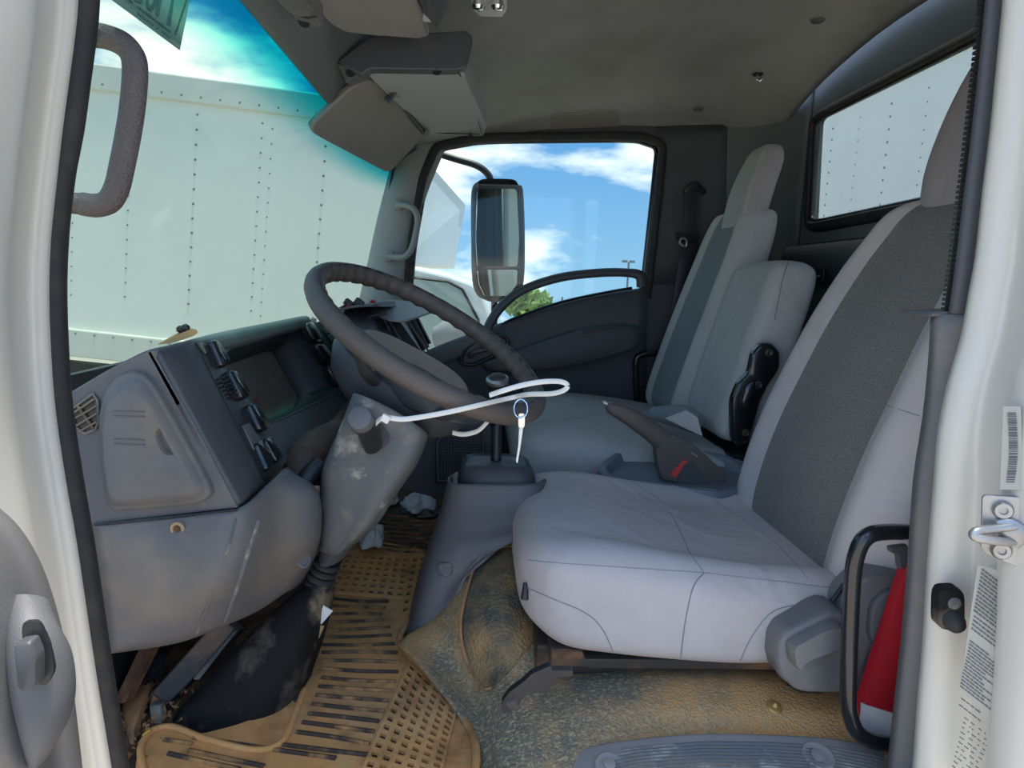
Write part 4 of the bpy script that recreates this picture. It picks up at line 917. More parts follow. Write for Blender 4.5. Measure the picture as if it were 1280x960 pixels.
lattice(((512,830),(572,888),(548,985),(452,965)), 6, 13, skip=lambda i, j: (i+j*.35) < 0)
lattice(((433,694),(512,700),(505,750),(408,742)), 8, 7)
lattice(((514,700),(544,695),(530,760),(500,772)), 3, 8)
# far mat with long ribs
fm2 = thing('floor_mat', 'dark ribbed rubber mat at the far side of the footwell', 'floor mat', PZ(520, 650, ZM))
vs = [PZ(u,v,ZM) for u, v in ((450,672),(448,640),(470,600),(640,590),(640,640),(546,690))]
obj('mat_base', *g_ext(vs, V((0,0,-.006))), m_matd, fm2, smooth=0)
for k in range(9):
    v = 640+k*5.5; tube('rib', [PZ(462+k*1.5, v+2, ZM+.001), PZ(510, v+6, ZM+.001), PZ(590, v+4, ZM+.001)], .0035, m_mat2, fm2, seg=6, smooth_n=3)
# rags and litter on the mat
def crumple(name, u, v, w, h, zz, m_, label, cat, seed, tall=.03, n=26):
    rr = random.Random(seed); c = PZ(u, v, zz); rings = []
    k_ = [rr.uniform(.7, 1.15) for _ in range(n)]; k_ = [(k_[i-1]+k_[i]*2)/3 for i in range(n)]
    ph = [rr.uniform(0, 6.28) for _ in range(4)]
    for j in range(7):
        s = 1-(j/6)**1.6*.93; zz_ = tall*math.sin(j/6*1.57)
        rings.append([c + V((math.cos(a)*w*s*k_[i]*(1+.22*math.sin(3*a+ph[j % 4])), math.sin(a)*h*s*k_[i]*(1+.25*math.sin(4*a+ph[(j+1) % 4])), zz_+tall*.35*math.sin(5*a+ph[j % 4])*(.3+j/6)*(1 if j else 0))) for i, a in enumerate([2*math.pi*q/n for q in range(n)])])
    o = obj(name, *g_rings(rings), m_, smooth=180, sub=1); return tag(o, label, cat)
crumple('crumpled_tissue', 466, 678, .036, .06, ZM+.004, m_wcloth, 'crumpled off-white tissue on the mat beside the column shroud', 'tissue', 3, .04)
crumple('cotton_rag', 524, 633, .06, .09, ZM+.004, mat('white_rag', (.72,.72,.78), .9, bump=.2, bs=200), 'white rag with dark stains lying in the far footwell', 'rag', 8, .035)
crumple('dark_glove', 528, 641, .075, .05, ZM+.003, m_black, 'dark glove under the edge of the white rag', 'glove', 5, .012)
crumple('paper_wad', 488, 628, .03, .06, ZM+.003, m_tie, 'small pale wad lying left of the white rag', 'paper', 11, .02)
tag(obj('paper_scrap', *g_ext([P(404,757,1.03), P(416,764,1.03), P(402,780,1.03), P(397,778,1.03)], V((0,.002,0))), m_paper, smooth=0), 'torn white paper scrap stuck beside the black column boot', 'paper')
tag(obj('paper_scrap', *g_ext([P(395,781,1.03), P(405,783,1.03), P(399,798,1.03), P(391,795,1.03)], V((0,.002,0))), m_tan, smooth=0), 'small brown grid-printed scrap below the white paper scrap', 'paper')

# ================================================================ DRIVER SEAT
def ring_yz(x, y0, y1, z0, z1, n=56, e=.42, bol=.012, dip=.0, xs=0):
    o = []; cy, cz = (y0+y1)/2, (z0+z1)/2; a, b_ = (y1-y0)/2, (z1-z0)/2
    for k in range(n):
        q = 2*math.pi*k/n; c, s = math.cos(q), math.sin(q)
        yy = math.copysign(abs(c)**e, c)*a; zz = math.copysign(abs(s)**e, s)*b_; t_ = abs(yy)/a
        if s > 0: zz += bol*math.exp(-((t_-.82)/.16)**2) - dip*(1-min(1,t_/.7)**2)
        xo = 0
        o.append(V((x+xo, cy+yy, cz+zz)))
    return o
def seat_block(name, parent, secs, m_side, insert=None, key=None, n=5, ins_name='seat_insert', m_ins=None):
    keys = [V(s[:3]) for s in secs]; k2 = [V(s[3:6]) for s in secs]
    A = cr(keys, n); B = cr(k2, n); rings = []
    for a, b_ in zip(A, B): rings.append(ring_yz(a.x, a.y, a.z, b_.x, b_.y, bol=b_.z))
    vs, fs = g_rings(rings)
    return obj(name, vs, fs, m_side, parent, smooth=180, key=key)
ds = thing('driver_seat', 'light grey cloth driver seat with a darker woven back panel', 'seat', V((.36, 1.17, 1.07)))
# (x, y0, y1, z0, z1, bolster)
secs = [(.078,1.05,1.30,1.17,1.215,.0),(.086,1.00,1.36,1.135,1.235,.0),(.11,.955,1.395,1.115,1.255,.004),(.15,.930,1.41,1.095,1.262,.008),(.22,.920,1.415,1.088,1.258,.014),(.32,.915,1.415,1.083,1.238,.020),(.42,.915,1.415,1.080,1.222,.024),(.52,.92,1.415,1.083,1.212,.026),(.60,.93,1.41,1.08,1.205,.022),(.66,.95,1.39,1.09,1.19,.01)]
seat_block('seat_cushion', ds, secs, m_fab, key='cush')
def seam(key, pts, parent, r=.0011, m_=m_seam, lift=0, nm='seam'):
    o = []
    q = cr([V((u, v, 0)) for u, v in pts], 8)
    for p in q:
        h = on(key, p.x, p.y, lift)
        if h: o.append(h)
    if len(o) > 2: return tube(nm, o, r, m_, parent, seg=5)
seam('cush', [(660,735),(690,748),(730,765),(752,785),(768,818)], ds)
seam('cush', [(850,828),(856,780),(866,735),(880,716)], ds)
seam('cush', [(800,828-200),(836,640),(862,690),(880,716)], ds, .0009)
seam('cush', [(880,716),(930,722),(985,728),(1040,735)], ds, .0009)
seam('cush', [(925,826),(940,795),(965,765),(1000,755),(1030,750)], ds)
seam('cush', [(785,598),(830,628),(880,650),(950,665),(990,700),(1010,724)], ds, .0009)
seam('cush', [(892,625),(930,650),(955,664)], ds, .0009)
seam('cush', [(660,700),(700,704),(760,708),(820,712),(880,716)], ds, .0007)
# backrest
def back_block(parent, zs, yc, split, m_b, m_i, name_b='backrest', name_i='back_insert', key=None, n=6, N=72, e=.5, bx=.03, ins=.60, zi0=None, xsh=.0, lean=None):
    """zs: (z, xfront, half width, thickness, yc offset)"""
    A = cr([V(s[:3]) for s in zs], n); B = cr([V((s[3], s[4], 0)) for s in zs], n); rings = []; fl = []
    for a, b_ in zip(A, B):
        z, xf, w = a; th, yo = b_.x, b_.y; ring = []; cc = xf+th/2
        for k in range(N):
            q = 2*math.pi*k/N; c, s = math.cos(q), math.sin(q)
            xx = math.copysign(abs(c)**e, c)*th/2; yy = math.copysign(abs(s)**e, s)*w; t_ = abs(yy)/w
            if c < 0: xx -= (bx*math.exp(-((t_-.80)/.17)**2) - .006)*(-c)**.3*min(1, th/.1) ; 
            ring.append(V((cc+xx, yc+yo+yy, z)))
        rings.append(ring)
    vs, fs = g_rings(rings)
    if key: TREES[key] = BVHTree.FromPolygons(vs, [tuple(f) for f in fs])
    fi, fb = [], []
    for f in fs:
        if len(f) > 4: fb.append(f); continue
        c = sum((vs[i] for i in f), V())/4; j = f[0] // N; k = f[0] % N; q = 2*math.pi*(k+.5)/N
        a = A[min(j, len(A)-1)]; b_ = B[min(j, len(B)-1)]
        t_ = abs(c.y-yc-b_.y)/a.z
        if math.cos(q) < -.05 and t_ < ins and (zi0 is None or c.z > zi0): fi.append(f)
        else: fb.append(f)
    o1 = obj(name_b, vs, fb, m_b, parent, smooth=180)
    o2 = obj(name_i, vs, fi, m_i, parent, smooth=180) if fi else None
    for o in (o1, o2):
        if o:
            bm = bmesh.new(); bm.from_mesh(o.data)
            bmesh.ops.delete(bm, geom=[v for v in bm.verts if not v.link_faces], context='VERTS'); bm.to_mesh(o.data); bm.free()
    return o1, o2
zs = [(1.17,.60,.20,.10,0),(1.185,.578,.235,.15,0),(1.22,.572,.25,.17,0),(1.30,.585,.255,.17,0),(1.40,.613,.255,.165,0),(1.50,.65,.25,.16,0),(1.60,.69,.24,.15,0),(1.70,.738,.225,.14,0),(1.76,.765,.205,.13,-.01),(1.80,.785,.185,.11,-.015),(1.825,.81,.16,.08,-.02),(1.835,.84,.12,.04,-.02)]
back_block(ds, zs, 1.165, .6, m_fab, m_fabi, key='back')
seam('back', [(1030,488),(1085,500),(1150,520)], ds, .0009)
# headrest
zs = [(1.79,.81,.09,.05,0),(1.80,.795,.115,.10,0),(1.87,.795,.125,.12,0),(1.95,.81,.12,.12,0),(2.03,.835,.11,.11,0),(2.09,.86,.09,.085,0),(2.115,.88,.06,.03,0)]
back_block(ds, zs, 1.145, .6, m_fabs, m_fabs, 'headrest', 'headrest_insert', key='hrest', bx=0, ins=-1)
# side cover, lever, recliner
PSC = (V((0,.895,0)), V((0,-1,0)))
scv = puff('side_cover', [(965,795),(975,780),(1030,755),(1044,757),(1052,770),(1056,800),(1056,858),(990,856),(968,838),(963,820)], PSC, .022, m_seatp, ds, round_=.22, steps=((1,0),(.995,.6),(.95,.95),(.90,1)), th=.03)
puff('recline_lever', [(983,810),(984,800),(1030,776),(1046,774),(1052,790),(1046,803),(1000,820),(992,832),(986,826)], (V((0,.870,0)), V((0,-1,0))), .018, m_seatp, scv, round_=.3, steps=((1,0),(.98,.6),(.9,1)))
puff('hinge_cover', [(1046,860),(1040,790),(1050,740),(1075,716),(1110,712),(1150,720),(1160,780),(1150,850),(1100,868)], (V((0,.905,0)), V((0,-1,0))), .014, m_seatp, ds, round_=.3, th=.03)
puff('hinge_cap', [(1082,790),(1085,755),(1100,738),(1125,730),(1160,740),(1160,810),(1110,810),(1090,808)], (V((0,.89,0)), V((0,-1,0))), .010, m_seatpd, ds, round_=.35)
tube('recline_bar', [P(1040,752,.895), P(1050,738,.90), P(1062,722,.91)], .004, m_black, ds, seg=8)
plate('seat_rail', [(688,811),(728,813),(732,824),(970,826),(970,838),(735,836),(733,834),(688,834)], (V((0,.945,0)), V((0,-1,0))), .05, m_rail, ds, bevel=.002)
plate('rust_cheek', [(690,813),(728,815),(729,823),(690,823)], (V((0,.944,0)), V((0,-1,0))), .002, m_rust, ds, off=.001)
slv = plate('slide_lever', [(628,878),(636,866),(655,852),(664,843),(688,832),(690,838),(716,838),(717,845),(694,848),(688,860),(687,866),(664,866),(655,872),(640,890),(630,892),(627,886)], (V((0,.838,1.07)), V((0,-1,0)).normalized()), .012, m_black, ds, bevel=.002, round_=.12)
lathe('lever_bolt', P(640,878,.838), (0,-.9,.4), ((.008,0),(.008,.003),(.004,.004),(.004,.007),(.001,.008)), m_rail, slv, seg=12)
plate('rear_foot', [(985,858),(1010,860),(1026,862),(1034,884),(1026,890),(1012,886),(1014,876),(1003,868)], (V((0,.93,0)), V((0,-1,0))), .03, m_rail, ds, bevel=.002)
# seat base block under the cushion
obj('under_seat_block', *g_box((.36, 1.18, 1.07), (.50, .40, .05)), m_rail, ds, smooth=0, bevel=.005)

# ================================================================ PASSENGER SEATS
ps_ = thing('passenger_seat', 'grey passenger seat by the far door with a tall headrest', 'seat', V((.40, 1.98, 1.15)))
secs = [(.10,1.60,2.15,1.20,1.245,.0),(.115,1.56,2.20,1.17,1.28,.0),(.15,1.54,2.22,1.16,1.300,.003),(.22,1.53,2.23,1.15,1.308,.004),(.35,1.53,2.23,1.15,1.302,.006),(.47,1.52,2.23,1.15,1.288,.008),(.60,1.50,2.22,1.16,1.27,.006),(.66,1.50,2.2,1.17,1.255,.0)]
seat_block('seat_cushion', ps_, secs, m_fab2, key='pcush')
zs = [(1.26,.60,.15,.10,0),(1.285,.57,.175,.13,0),(1.33,.568,.185,.135,0),(1.45,.60,.185,.13,0),(1.60,.645,.18,.125,0),(1.74,.69,.17,.12,0),(1.82,.715,.155,.115,0),(1.87,.735,.13,.10,0),(1.885,.755,.10,.05,0)]
back_block(ps_, zs, 2.02, .6, m_fab2, m_fab2i, key='pback', bx=.022)
zs = [(1.785,.715,.06,.05,0),(1.80,.70,.085,.07,0),(1.87,.705,.095,.08,0),(1.95,.72,.09,.085,0),(2.02,.745,.075,.08,0),(2.055,.765,.055,.055,0),(2.062,.78,.035,.02,0)]
zs = [(z, x+.02, w, t_, o) for z, x, w, t_, o in zs]
back_block(ps_, zs, 1.985, .6, m_fabs, m_fab2, 'headrest', 'headrest_front', key='phr', bx=.004, ins=.9)
seam('pcush', [(660,530),(740,520),(800,512),(822,505)], ps_, .001)
ms = thing('centre_seat', 'grey centre seat back standing upright with a black hinge bracket', 'seat', V((.66, 1.66, 1.2)))
zs = [(1.285,.70,.12,.06,0),(1.30,.655,.15,.11,0),(1.34,.645,.16,.135,0),(1.42,.655,.165,.14,0),(1.54,.675,.165,.14,0),(1.65,.695,.16,.135,0),(1.70,.705,.15,.125,0),(1.72,.72,.13,.09,0),(1.727,.74,.10,.05,0)]
zs = [(z, x-.045+ (z-1.5)*.10, w-.012, t_-.008, o) for z, x, w, t_, o in zs]
back_block(ms, zs, 1.70, .6, m_fab2, m_fab2, key='mback', bx=.004, ins=-1, e=.35)
YB2 = 1.525
PB2 = (V((0,YB2,0)), V((0,-1,0)))
puff('hinge_bracket', [(914,548),(913,500),(922,478),(935,465),(940,440),(950,429),(962,428),(973,440),(972,460),(958,480),(948,500),(940,530),(932,555),(922,560)], PB2, .010, m_gloss, ms, round_=.25, th=.012)
puff('hinge_arm', [(926,500),(932,480),(942,474),(944,482),(936,508),(928,512)], (V((0,YB2-.012,0)), V((0,-1,0))), .008, m_gloss, ms, round_=.3)
for u, v in ((961,441),(948,481),(932,541)):
    lathe('hinge_bolt', P(u,v,YB2-.010), (0,-1,0), ((.009,0),(.009,.004),(.006,.006),(.003,.004),(.001,.004)), m_rail, ms, seg=14)
obj('under_seat_block', *g_box((.70, 1.67, 1.17), (.20, .28, .20)), m_black, ms, smooth=0, bevel=.005)  # black box added to stand in for the dark gap under this seat
seam('mback', [(985,328),(978,350),(968,400)], ms, .0015)
o = lr('belt_sleeve', [(P(812,525,1.72), P(820,508,1.72), .02), (P(835,530,1.66), P(858,508,1.66), .025), (P(862,540,1.6), P(880,520,1.6), .02)], m_fab2i); tag(o, 'dark blue-grey cloth flap where the passenger cushion meets its backrest', 'cloth')
o = obj('belt_strap', *g_ext([P(832,523,1.6), P(858,513,1.59), P(872,522,1.56), P(878,545,1.54), P(862,538,1.56)], V((0,.004,0))), m_fab, smooth=0); tag(o, 'pale folded belt strap on the passenger cushion', 'strap')
# red/white thing behind the centre seat
o = obj('red_package', *g_ext([P(968,430,1.9), P(984,420,1.9), P(990,432,1.9), P(972,470,1.9)], V((0,.03,0))), m_red, smooth=0, bevel=.003); tag(o, 'sliver of a red and white package behind the centre seat back', 'package')
# far seat belt
t = thing('seat_belt', 'black seat belt hanging on the far rear pillar', 'seat belt', P(850, 480, 2.24))
YBt = 2.255
b = [(866,240,2.25),(864,300,2.24),(858,330,2.23),(845,420,2.22),(832,500,2.20)]
tube('webbing', [P(*q) for q in b], .026, m_black, t, seg=8, smooth_n=5, flat=.08, up=(1,0,0))
obj('belt_anchor', *g_ext(rnd([P(u,v,YBt) for u, v in ((855,236),(864,228),(872,226),(884,238),(882,243),(857,243))], .2, 3), V((0,.02,0))), m_gloss, t, smooth=40, bevel=.003)
obj('belt_guide', *g_ext(rnd([P(u,v,2.225) for u, v in ((846,290),(868,294),(870,304),(852,302),(846,298))], .2, 3), V((0,.02,0))), m_gloss, t, smooth=40, bevel=.003)
tube('guide_buckle', [P(850,304,2.215), P(852,298,2.21), P(858,300,2.21), P(857,308,2.215)], .004, m_steel, t, closed=True, seg=6, smooth_n=3)
tag(tube('grab_rail', [P(796,500,2.23), P(795,470,2.23), P(795,452,2.23), P(800,444,2.23), P(820,441,2.23), P(826,442,2.25)], .011, m_gloss, seg=10, smooth_n=4), 'black tube rail low beside the passenger seat', 'rail')
t = thing('coat_hook', 'small dark hook on the rear wall ledge below the window', 'hook', P(1025, 348, 1.9))
PHK = PX(1026, 344, .95)
obj('hook_plate', *g_box(PHK, (.006,.035,.04)), m_black, t, smooth=0, bevel=.002); tube('hook_prong', [PHK, PHK+V((-.015,0,-.008)), PHK+V((-.02,0,.006))], .004, m_black, t, seg=6)

# ================================================================ OVERHEAD
def zoff(pts, d): return [p+V(d) for p in pts]
oc = thing('overhead_console', 'dark overhead storage box with a pale underside above the far visor', 'overhead console', P(520, 120, 1.7))
F0 = [P(421,77,1.31), P(462,45,1.31), P(582,38,1.31), P(591,46,1.31), P(582,84,1.30), P(570,88,1.30), P(462,86,1.30), P(452,94,1.30)]
obj('front_face', *g_ext(rnd(F0, .12, 3), V((0,.03,0))), m_bezel, oc, smooth=40, bevel=.004)
U = [P(450,86,1.315), P(572,86,1.31), P(581,98,1.33), P(608,160,1.72), P(604,171,1.75), P(536,169,1.75), P(526,160,1.69)]
obj('underside_door', *g_ext(rnd(U, .1, 3), V((0,.0,.05))), m_under, oc, smooth=40, bevel=.005)
tube('door_gap', [P(574,92,1.315), P(590,126,1.50), P(598,152,1.66), P(603,168,1.735)], .0018, m_black, oc, seg=5)
tube('door_gap', [P(535,166,1.735), P(568,167,1.738), P(600,168,1.738)], .0012, m_black, oc, seg=5)
for u, v, y in ((546,89,1.308),(588,168,1.728)):
    lathe('screw_plug', P(u,v,y), (0,-.5,-1), ((.009 if y<1.6 else .006,0),(.008 if y<1.6 else .005,.002),(.001,.002)), m_black, oc, seg=16)
obj('windshield_bracket', *g_ext([P(421,80,1.32), P(452,92,1.31), P(462,100,1.36), P(440,108,1.4), P(432,104,1.4)], V((0,.03,.03))), m_dashl, oc, smooth=0, bevel=.003)
lathe('screw_plug', P(438,91,1.318), (0,-.6,-1), ((.009,0),(.008,.002),(.001,.002)), m_black, oc, seg=16)
fvs = thing('sun_visor', 'grey sun visor hanging down from the far overhead box', 'sun visor', P(458, 155, 1.6), group='sun visors')
Q = [P(388,158,1.47), P(436,112,1.41), P(456,101,1.40), P(466,101,1.40), P(490,113,1.48), P(529,162,1.71), P(528,173,1.72), P(489,215,1.73), P(481,215,1.72), P(392,168,1.49)]
obj('visor_panel', *g_ext(rnd(Q, .18, 3), V((-.01,.012,.012))), m_visor, fvs, smooth=40, bevel=.005, bseg=3)
tube('visor_rod', [P(460,92,1.38), P(470,100,1.40), P(490,114,1.47), P(530,166,1.70)], .005, m_black, fvs, seg=8)
for u, v, y in ((486,124,1.45),(491,116,1.45),(498,116,1.47),(533,166,1.70)):
    obj('visor_clip', *g_box(P(u,v,y), (.014,.016,.012), Matrix.Rotation(.7,3,'Y')), m_black if u < 500 else m_dashl, fvs, smooth=0, bevel=.002)
nv = thing('sun_visor', 'grey driver sun visor folded flat at the top edge of the view', 'sun visor', P(450, 20, 1.2), group='sun visors')
N_ = [P(345,-40,1.0), P(385,0,1.08), P(412,30,1.16), P(432,41,1.19), P(470,45,1.22), P(525,49,1.25), P(536,45,1.25), P(537,38,1.24), P(520,0,1.12), P(505,-40,1.0)]
obj('visor_panel', *g_ext(rnd(N_, .2, 3), V((0,0,.016))), m_visor, nv, smooth=40, bevel=.005, bseg=3)
obj('visor_end', *g_ext([P(520,-8,1.10), P(531,22,1.19), P(533,26,1.2), P(546,31,1.2), P(551,28,1.2), P(560,12,1.14), P(560,-20,1.05), P(530,-20,1.05)], V((0,0,.03))), m_bezel, nv, smooth=0, bevel=.004)
obj('visor_latch', *g_ext([P(526,17,1.18), P(536,16,1.18), P(544,29,1.195), P(529,28,1.195)], V((0,0,.01))), m_under, nv, smooth=0, bevel=.002)
hs = thing('header_pocket', 'small pale map pocket above the windshield beside the driver visor', 'pocket', P(370, 15, 1.1))
obj('pocket_body', *g_ext([P(335,-12,0.918), P(352,8,0.972), P(373,27,1.017), P(398,33,1.026), P(405,35,1.026), P(392,16,0.990), P(372,-12,0.918)], V((0,0,.03))), m_dashl, hs, smooth=0, bevel=.003)
tube('pocket_line', [P(352,6,0.968), P(366,18,0.995), P(385,23,0.999), P(396,21,0.995)], .0012, m_black, hs, seg=5)
lathe('screw_plug', P(380,28,1.017), (0,-.5,-1), ((.0085,0),(.0075,.002),(.001,.002)), m_black, hs, seg=16)
dl = thing('dome_lamp', 'clear ribbed dome lamp on the headliner at the top edge', 'lamp', P(608, 5, 1.45))
obj('lamp_base', *g_ext(rnd([P(582,-25,1.38), P(590,14,1.46), P(600,22,1.48), P(628,23,1.48), P(634,14,1.46), P(632,-25,1.38)], .2, 3), V((0,0,.02))), m_lens, dl, smooth=40, bevel=.004)
for u in (598, 622): lathe('lamp_bulb', P(u, 8, 1.42), (0,0,-1), ((.010,-.01),(.013,0),(.010,.006),(.001,.008)), m_chrome, dl, seg=16)
def ceil_pt(u, v, lift=.002): return on('ceiling', u, v, lift)
for u, v, lab in ((1022, 25, 'grey round headliner button nearest the rear window'), (872, 136, 'flat round headliner button above the far rear pillar')):
    p = ceil_pt(u, v)
    if p: tag(lathe('headliner_button', p+V((0,0,.002)), (0,0,-1), ((.017,0),(.016,.003),(.012,.0055),(.001,.006)), m_dash, seg=20), lab, 'button', 'headliner buttons')
p = ceil_pt(947, 92)
if p:
    t = thing('coat_hook', 'small dark coat hook hanging from the headliner', 'hook', p)
    lathe('hook_base', p, (0,0,-1), ((.016,0),(.012,.004),(.001,.005)), m_black, t, seg=16); tube('hook_prong', [p, p+V((0,0,-.014)), p+V((.008,-.004,-.02)), p+V((.012,-.006,-.012))], .004, m_chrome, t, seg=8)
q = [ceil_pt(u, v, .001) for u, v in ((690,143),(770,136),(776,158),(688,164))]
if all(q): tag(obj('headliner_patch', *g_ext(q, V((0,0,.004))), mat('patch_cloth', (.27,.25,.23), .95), smooth=0, bevel=.001), 'faint rectangular patch on the headliner above the far door window', 'patch')
# windshield sticker
def wsh(u, v): 
    h = on('ws', u, v, .002); return h
sq_ = [(136,-2),(224,63),(243,-30),(150,-60)]
q = [wsh(*p) for p in sq_]
if not all(q): q = [hit(u, v, (wsp(0,.9)+V((-.04,0,0)), V((.87,0,.5)).normalized())) for u, v in sq_]
sk = thing('windshield_sticker', 'green printed sticker in the upper near corner of the windshield', 'sticker', q[0])
nS = (q[1]-q[0]).cross(q[2]-q[0]).normalized()
if nS.dot(CAM-q[0]) < 0: nS = -nS
PSK = (q[0], nS)
q = [hit(u,v,PSK)+nS*.001 for u, v in sq_]; obj('sticker_sheet', *g_ext(q, -nS*.0006), m_stk, sk, smooth=0)
def stroke(pts, w, parent, nm='character', pl=PSK, m_=m_stkp, off=.0018):
    q = [hit(u,v,pl)+pl[1]*off for u, v in pts]; return tube(nm, q, w, m_, parent, seg=4, flat=.15, up=None, smooth_n=2)
def stroke_poly(pts, parent, nm='character'):
    obj(nm, *g_ext([hit(u,v,PSK)+nS*.0016 for u, v in pts], -nS*.0003), m_stkp, parent, smooth=0)
stroke_poly([(166,-12),(177,-10),(178,-1),(175,5),(168,3),(164,-4)], sk)
stroke_poly([(182,-20),(187,-18),(184,4),(187,9),(190,5),(195,-18),(200,-18),(193,10),(187,15),(182,10),(181,2)], sk)
stroke_poly([(199,-20),(205,-18),(197,22),(193,19)], sk)
stroke_poly([(216,-14),(218,-12),(212,33),(207,31)], sk)
rs = random.Random(2); mb = MB()
for (a, b_, n_) in (((160,2),(212,42),20), ((164,14),(212,50),16), ((231,0),(216,45),15)):
    for k in range(n_):
        f = k/n_; u = a[0]+(b_[0]-a[0])*f; v = a[1]+(b_[1]-a[1])*f; w = (b_[0]-a[0])/n_*.6; h = (b_[1]-a[1])/n_*.6
        px_, py_ = (1.2, -2.2) if b_[0] > a[0] else (2.5, .6)
        if rs.random() < .15: continue
        pts = [(u,v),(u+w,v+h),(u+w+px_,v+h+py_),(u+px_,v+py_)]
        mb.add(*g_ext([hit(*p, PSK)+nS*.0016 for p in pts], -nS*.0003))
tag(mb.build('fine_print', m_stkp, sk, smooth=0), kind='stuff')

# ================================================================ GRAB HANDLES
gh = thing('assist_grip', 'dimpled dark grab handle on the near windshield pillar', 'grab handle', P(130, 150, .80), group='assist grips on the windshield pillars')
YG = .80
gp_ = [P(u,v,YG) for u, v in ((112,43),(132,46),(152,54),(165,68),(169,88),(166,130),(160,170),(152,210),(146,235),(136,252),(120,257),(102,255))]
m_grip = mat('dimpled_grip', (.115,.10,.095), .55, (.15,.13,.12), 12, .5, .8, .6, bump=.6, bs=420, vor=True)
tube('grip', gp_, .0128, m_grip, gh, seg=16, smooth_n=5)
tube('mount', [P(82,40,.79), P(98,41,.795), P(116,44,YG)], .0120, m_wheel, gh, seg=14)
tube('mount', [P(75,251,.79), P(90,254,.795), P(106,255,YG)], .0116, m_wheel, gh, seg=14)
fg = thing('assist_grip', 'pale grey grab handle on the far windshield pillar', 'grab handle', P(510, 290, 2.2), group='assist grips on the windshield pillars')
tube('grip', [P(u,v,y) for u,v,y in ((496,256,2.22),(508,257,2.19),(518,262,2.17),(522,275,2.17),(519,295,2.17),(514,312,2.17),(506,321,2.18),(496,322,2.20),(485,320,2.22))], .0095, m_pillar, fg, seg=12, smooth_n=4)
for u, v in ((498,255),(486,319)):
    puff('mount', [(u-5,v-8),(u+6,v-6),(u+5,v+8),(u-6,v+8)], (P(u,v,2.225), V((0,-1,0))), .008, m_pillar, fg, round_=.2)
bh = thing('grab_bar', 'glossy black bent tube bar beside the driver seat hinge', 'grab bar', P(1060, 900, .82))
tube('bar', [P(u,v,y) for u,v,y in ((1150,667,.90),(1135,665,.86),(1105,665,.83),(1085,670,.82),(1073,686,.82),(1066,720,.82),(1062,800,.82),(1060,870,.82),(1063,895,.82),(1072,915,.82),(1090,926,.83),(1112,930,.85),(1140,930,.9))], .0108, m_gloss, bh, seg=14, smooth_n=5)
# red folded thing with white band
rb = thing('red_bag', 'red cloth pouch with a white band standing behind the black bar', 'bag', P(1100, 940, .93))
PR_ = (V((0,.868,0)), V((0,-1,0)))
puff('cloth_body', [(1130,700),(1145,700),(1145,860),(1135,945),(1100,940),(1073,925),(1070,890),(1085,840),(1108,770)], PR_, .012, m_red, rb, round_=.08, steps=((1,0),(.99,.6),(.95,1)), th=.008)
plate('white_band', [(1078,880),(1120,893),(1119,921),(1076,915)], PR_, .004, m_wcloth, rb, off=.014)
tag(obj('belt_buckle', *g_ext([P(u,v,.86) for u, v in ((1112,684),(1135,681),(1140,694),(1132,712),(1124,712),(1122,694),(1113,691))], V((0,.010,0))), m_seatpd, smooth=0, bevel=.003), 'grey seat belt latch above the red pouch', 'buckle')
# ================================================================ REAR POST HARDWARE
def bp(u, v, l=.001): return on('bpost', u, v, l) or P(u, v, .68)
pS = bp(1250, 665, 0); nSt = V((-.45,-.89,.0)).normalized()
PST = (P(1252,665,.628), nSt)
sk2 = thing('door_striker', 'steel door striker plate with loop bolted on the white rear post', 'door latch', PST[0])
plate('striker_plate', [(1228,622),(1232,619),(1284,622),(1290,628),(1286,708),(1280,712),(1232,692),(1226,684)], PST, .005, m_steel, sk2, bevel=.0015, round_=.08)
puff('loop_boss', [(1240,648),(1262,645),(1282,655),(1286,672),(1270,684),(1244,676)], PST, .008, m_steel, sk2, round_=.3)
lo = PST[1]*.004
tube('striker_loop', [hit(1266,676,PST)+lo, hit(1250,672,PST)+lo*3, hit(1222,664,PST)+lo*6, hit(1211,660,PST)+lo*6.5, hit(1214,655,PST)+lo*6, hit(1240,656,PST)+lo*3, hit(1270,656,PST)+lo], .0045, m_steel, sk2, seg=12, smooth_n=4)
for u, v in ((1253,637),(1251,687)):
    c = hit(u, v, PST); lathe('torx_screw', c, nSt, ((.0095,0),(.0095,.003),(.0075,.006),(.004,.006),(.0035,.003),(.001,.003)), m_steel, sk2, seg=18)
PSW = (P(1185,760,.69), V((-.12,-.99,0)).normalized())
dsw = thing('door_switch', 'dirty rubber door switch with a screw on the white rear post', 'switch', PSW[0])
puff('switch_base', [(1170,742),(1175,734),(1196,733),(1203,741),(1203,778),(1196,786),(1176,785),(1169,778)], PSW, .006, m_boot, dsw, round_=.3)
c = hit(1189,751,PSW)+PSW[1]*.006; lathe('screw', c, PSW[1], ((.007,0),(.007,.001),(.005,.002),(.002,.0015),(.001,.0015)), m_dusty, dsw, seg=18)
c = hit(1187,771,PSW)+PSW[1]*.004; lathe('plunger', c, PSW[1]+V((.1,0,-.35)), ((.0115,0),(.011,.008),(.008,.014),(.003,.017),(.001,.0175)), m_rubber, dsw, seg=20)
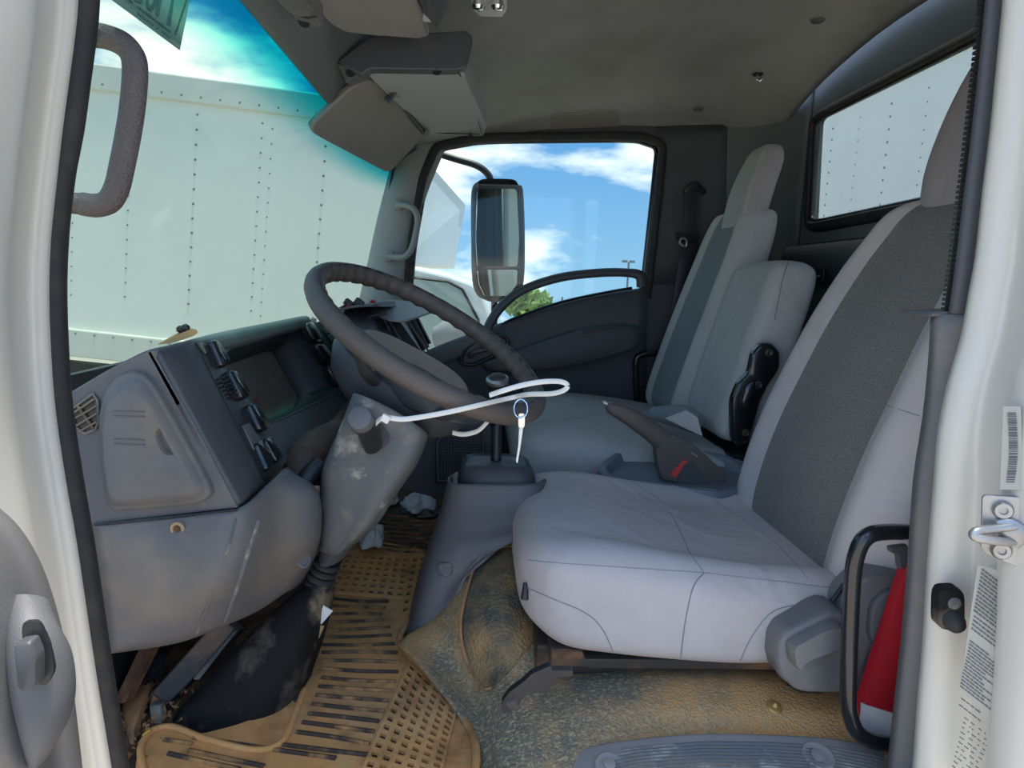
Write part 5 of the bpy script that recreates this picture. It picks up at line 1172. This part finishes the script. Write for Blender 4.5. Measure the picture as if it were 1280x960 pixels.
# printed labels following the post surface
PLB = (P(1240,830,.650), V((-.4,-.91,0)).normalized())
lb_ = thing('warning_label', 'clear label of fine rotated text on the rear post below the striker', 'label', PLB[0])
plate('label_film', [(1222,706),(1282,722),(1262,940),(1200,858)], PLB, .0006, m_lab, lb_, off=.0052)
mb = MB(); rs = random.Random(4)
def printed(q0, dirx, n, w0, gap, sc=1.0):
    for k in range(n):
        ox = q0[0]+dirx[0]*k*gap; oy = q0[1]+dirx[1]*k*gap; L_ = w0*rs.uniform(.55, 1.0); f = 0
        while f < L_:
            w = rs.uniform(3, 8); u0, v0 = ox+f*.78, oy+f*.60*1.0
            pts = [(u0,v0),(u0+w*.78,v0+w*.60),(u0+w*.78-1.0*sc,v0+w*.60+1.6*sc),(u0-1.0*sc,v0+1.6*sc)]
            mb.add(*g_ext([hit(*p, PLB)+PLB[1]*.0062 for p in pts], -PLB[1]*.0003)); f += w+1.2
printed((1226,708), (-.20,1), 12, 62, 4.6, 1.1); printed((1216,766), (-.22,1), 4, 50, 5, .9)
printed((1211,797), (-.22,1), 15, 52, 4.0, .7); printed((1200,868), (-.3,1), 2, 36, 8, .8)
tag(mb.build('label_print', m_ink, lb_, smooth=0), kind='stuff')
mb = MB()
l2 = thing('data_label', 'second faint printed label at the foot of the white rear post', 'label', P(1210,930,.67))
def printed2(q0, n, w0, gap):
    for k in range(n):
        f = 0
        while f < w0:
            w = rs.uniform(2, 7); u0, v0 = q0[0]-k*gap*.25+f*.78, q0[1]+k*gap+f*.6
            mb.add(*g_ext([hit(*p, PLB)+PLB[1]*.0062 for p in [(u0,v0),(u0+w*.78,v0+w*.6),(u0+w*.78-.6,v0+w*.6+1.1),(u0-.6,v0+1.1)]], -PLB[1]*.0003)); f += w+rs.uniform(1,8)
printed2((1204,892), 14, 40, 6)
tag(mb.build('label_print', m_ink, l2, smooth=0), kind='stuff')
PBC = (P(1262,560,.632), V((-.5,-.87,0)).normalized())
bc = thing('barcode_label', 'small vertical barcode strip on the rear post above the striker', 'label', PBC[0])
plate('label_film', [(1254,508),(1276,508),(1280,612),(1250,612)], PBC, .0006, m_lab, bc, off=.004)
mb = MB(); v = 515; 
while v < 602:
    h = rs.choice((1.0, 1.0, 1.8, 2.6)); u = 1258 - max(0,(v-570))*.06 + math.sin((v-515)/88*3.14)*2
    mb.add(*g_ext([hit(*p, PBC)+PBC[1]*.005 for p in [(u,v),(u+11,v),(u+11,v+h),(u,v+h)]], -PBC[1]*.0003)); v += h+rs.choice((1.0,1.2,1.8))
tag(mb.build('barcode_bars', m_ink, bc, smooth=0), kind='stuff')
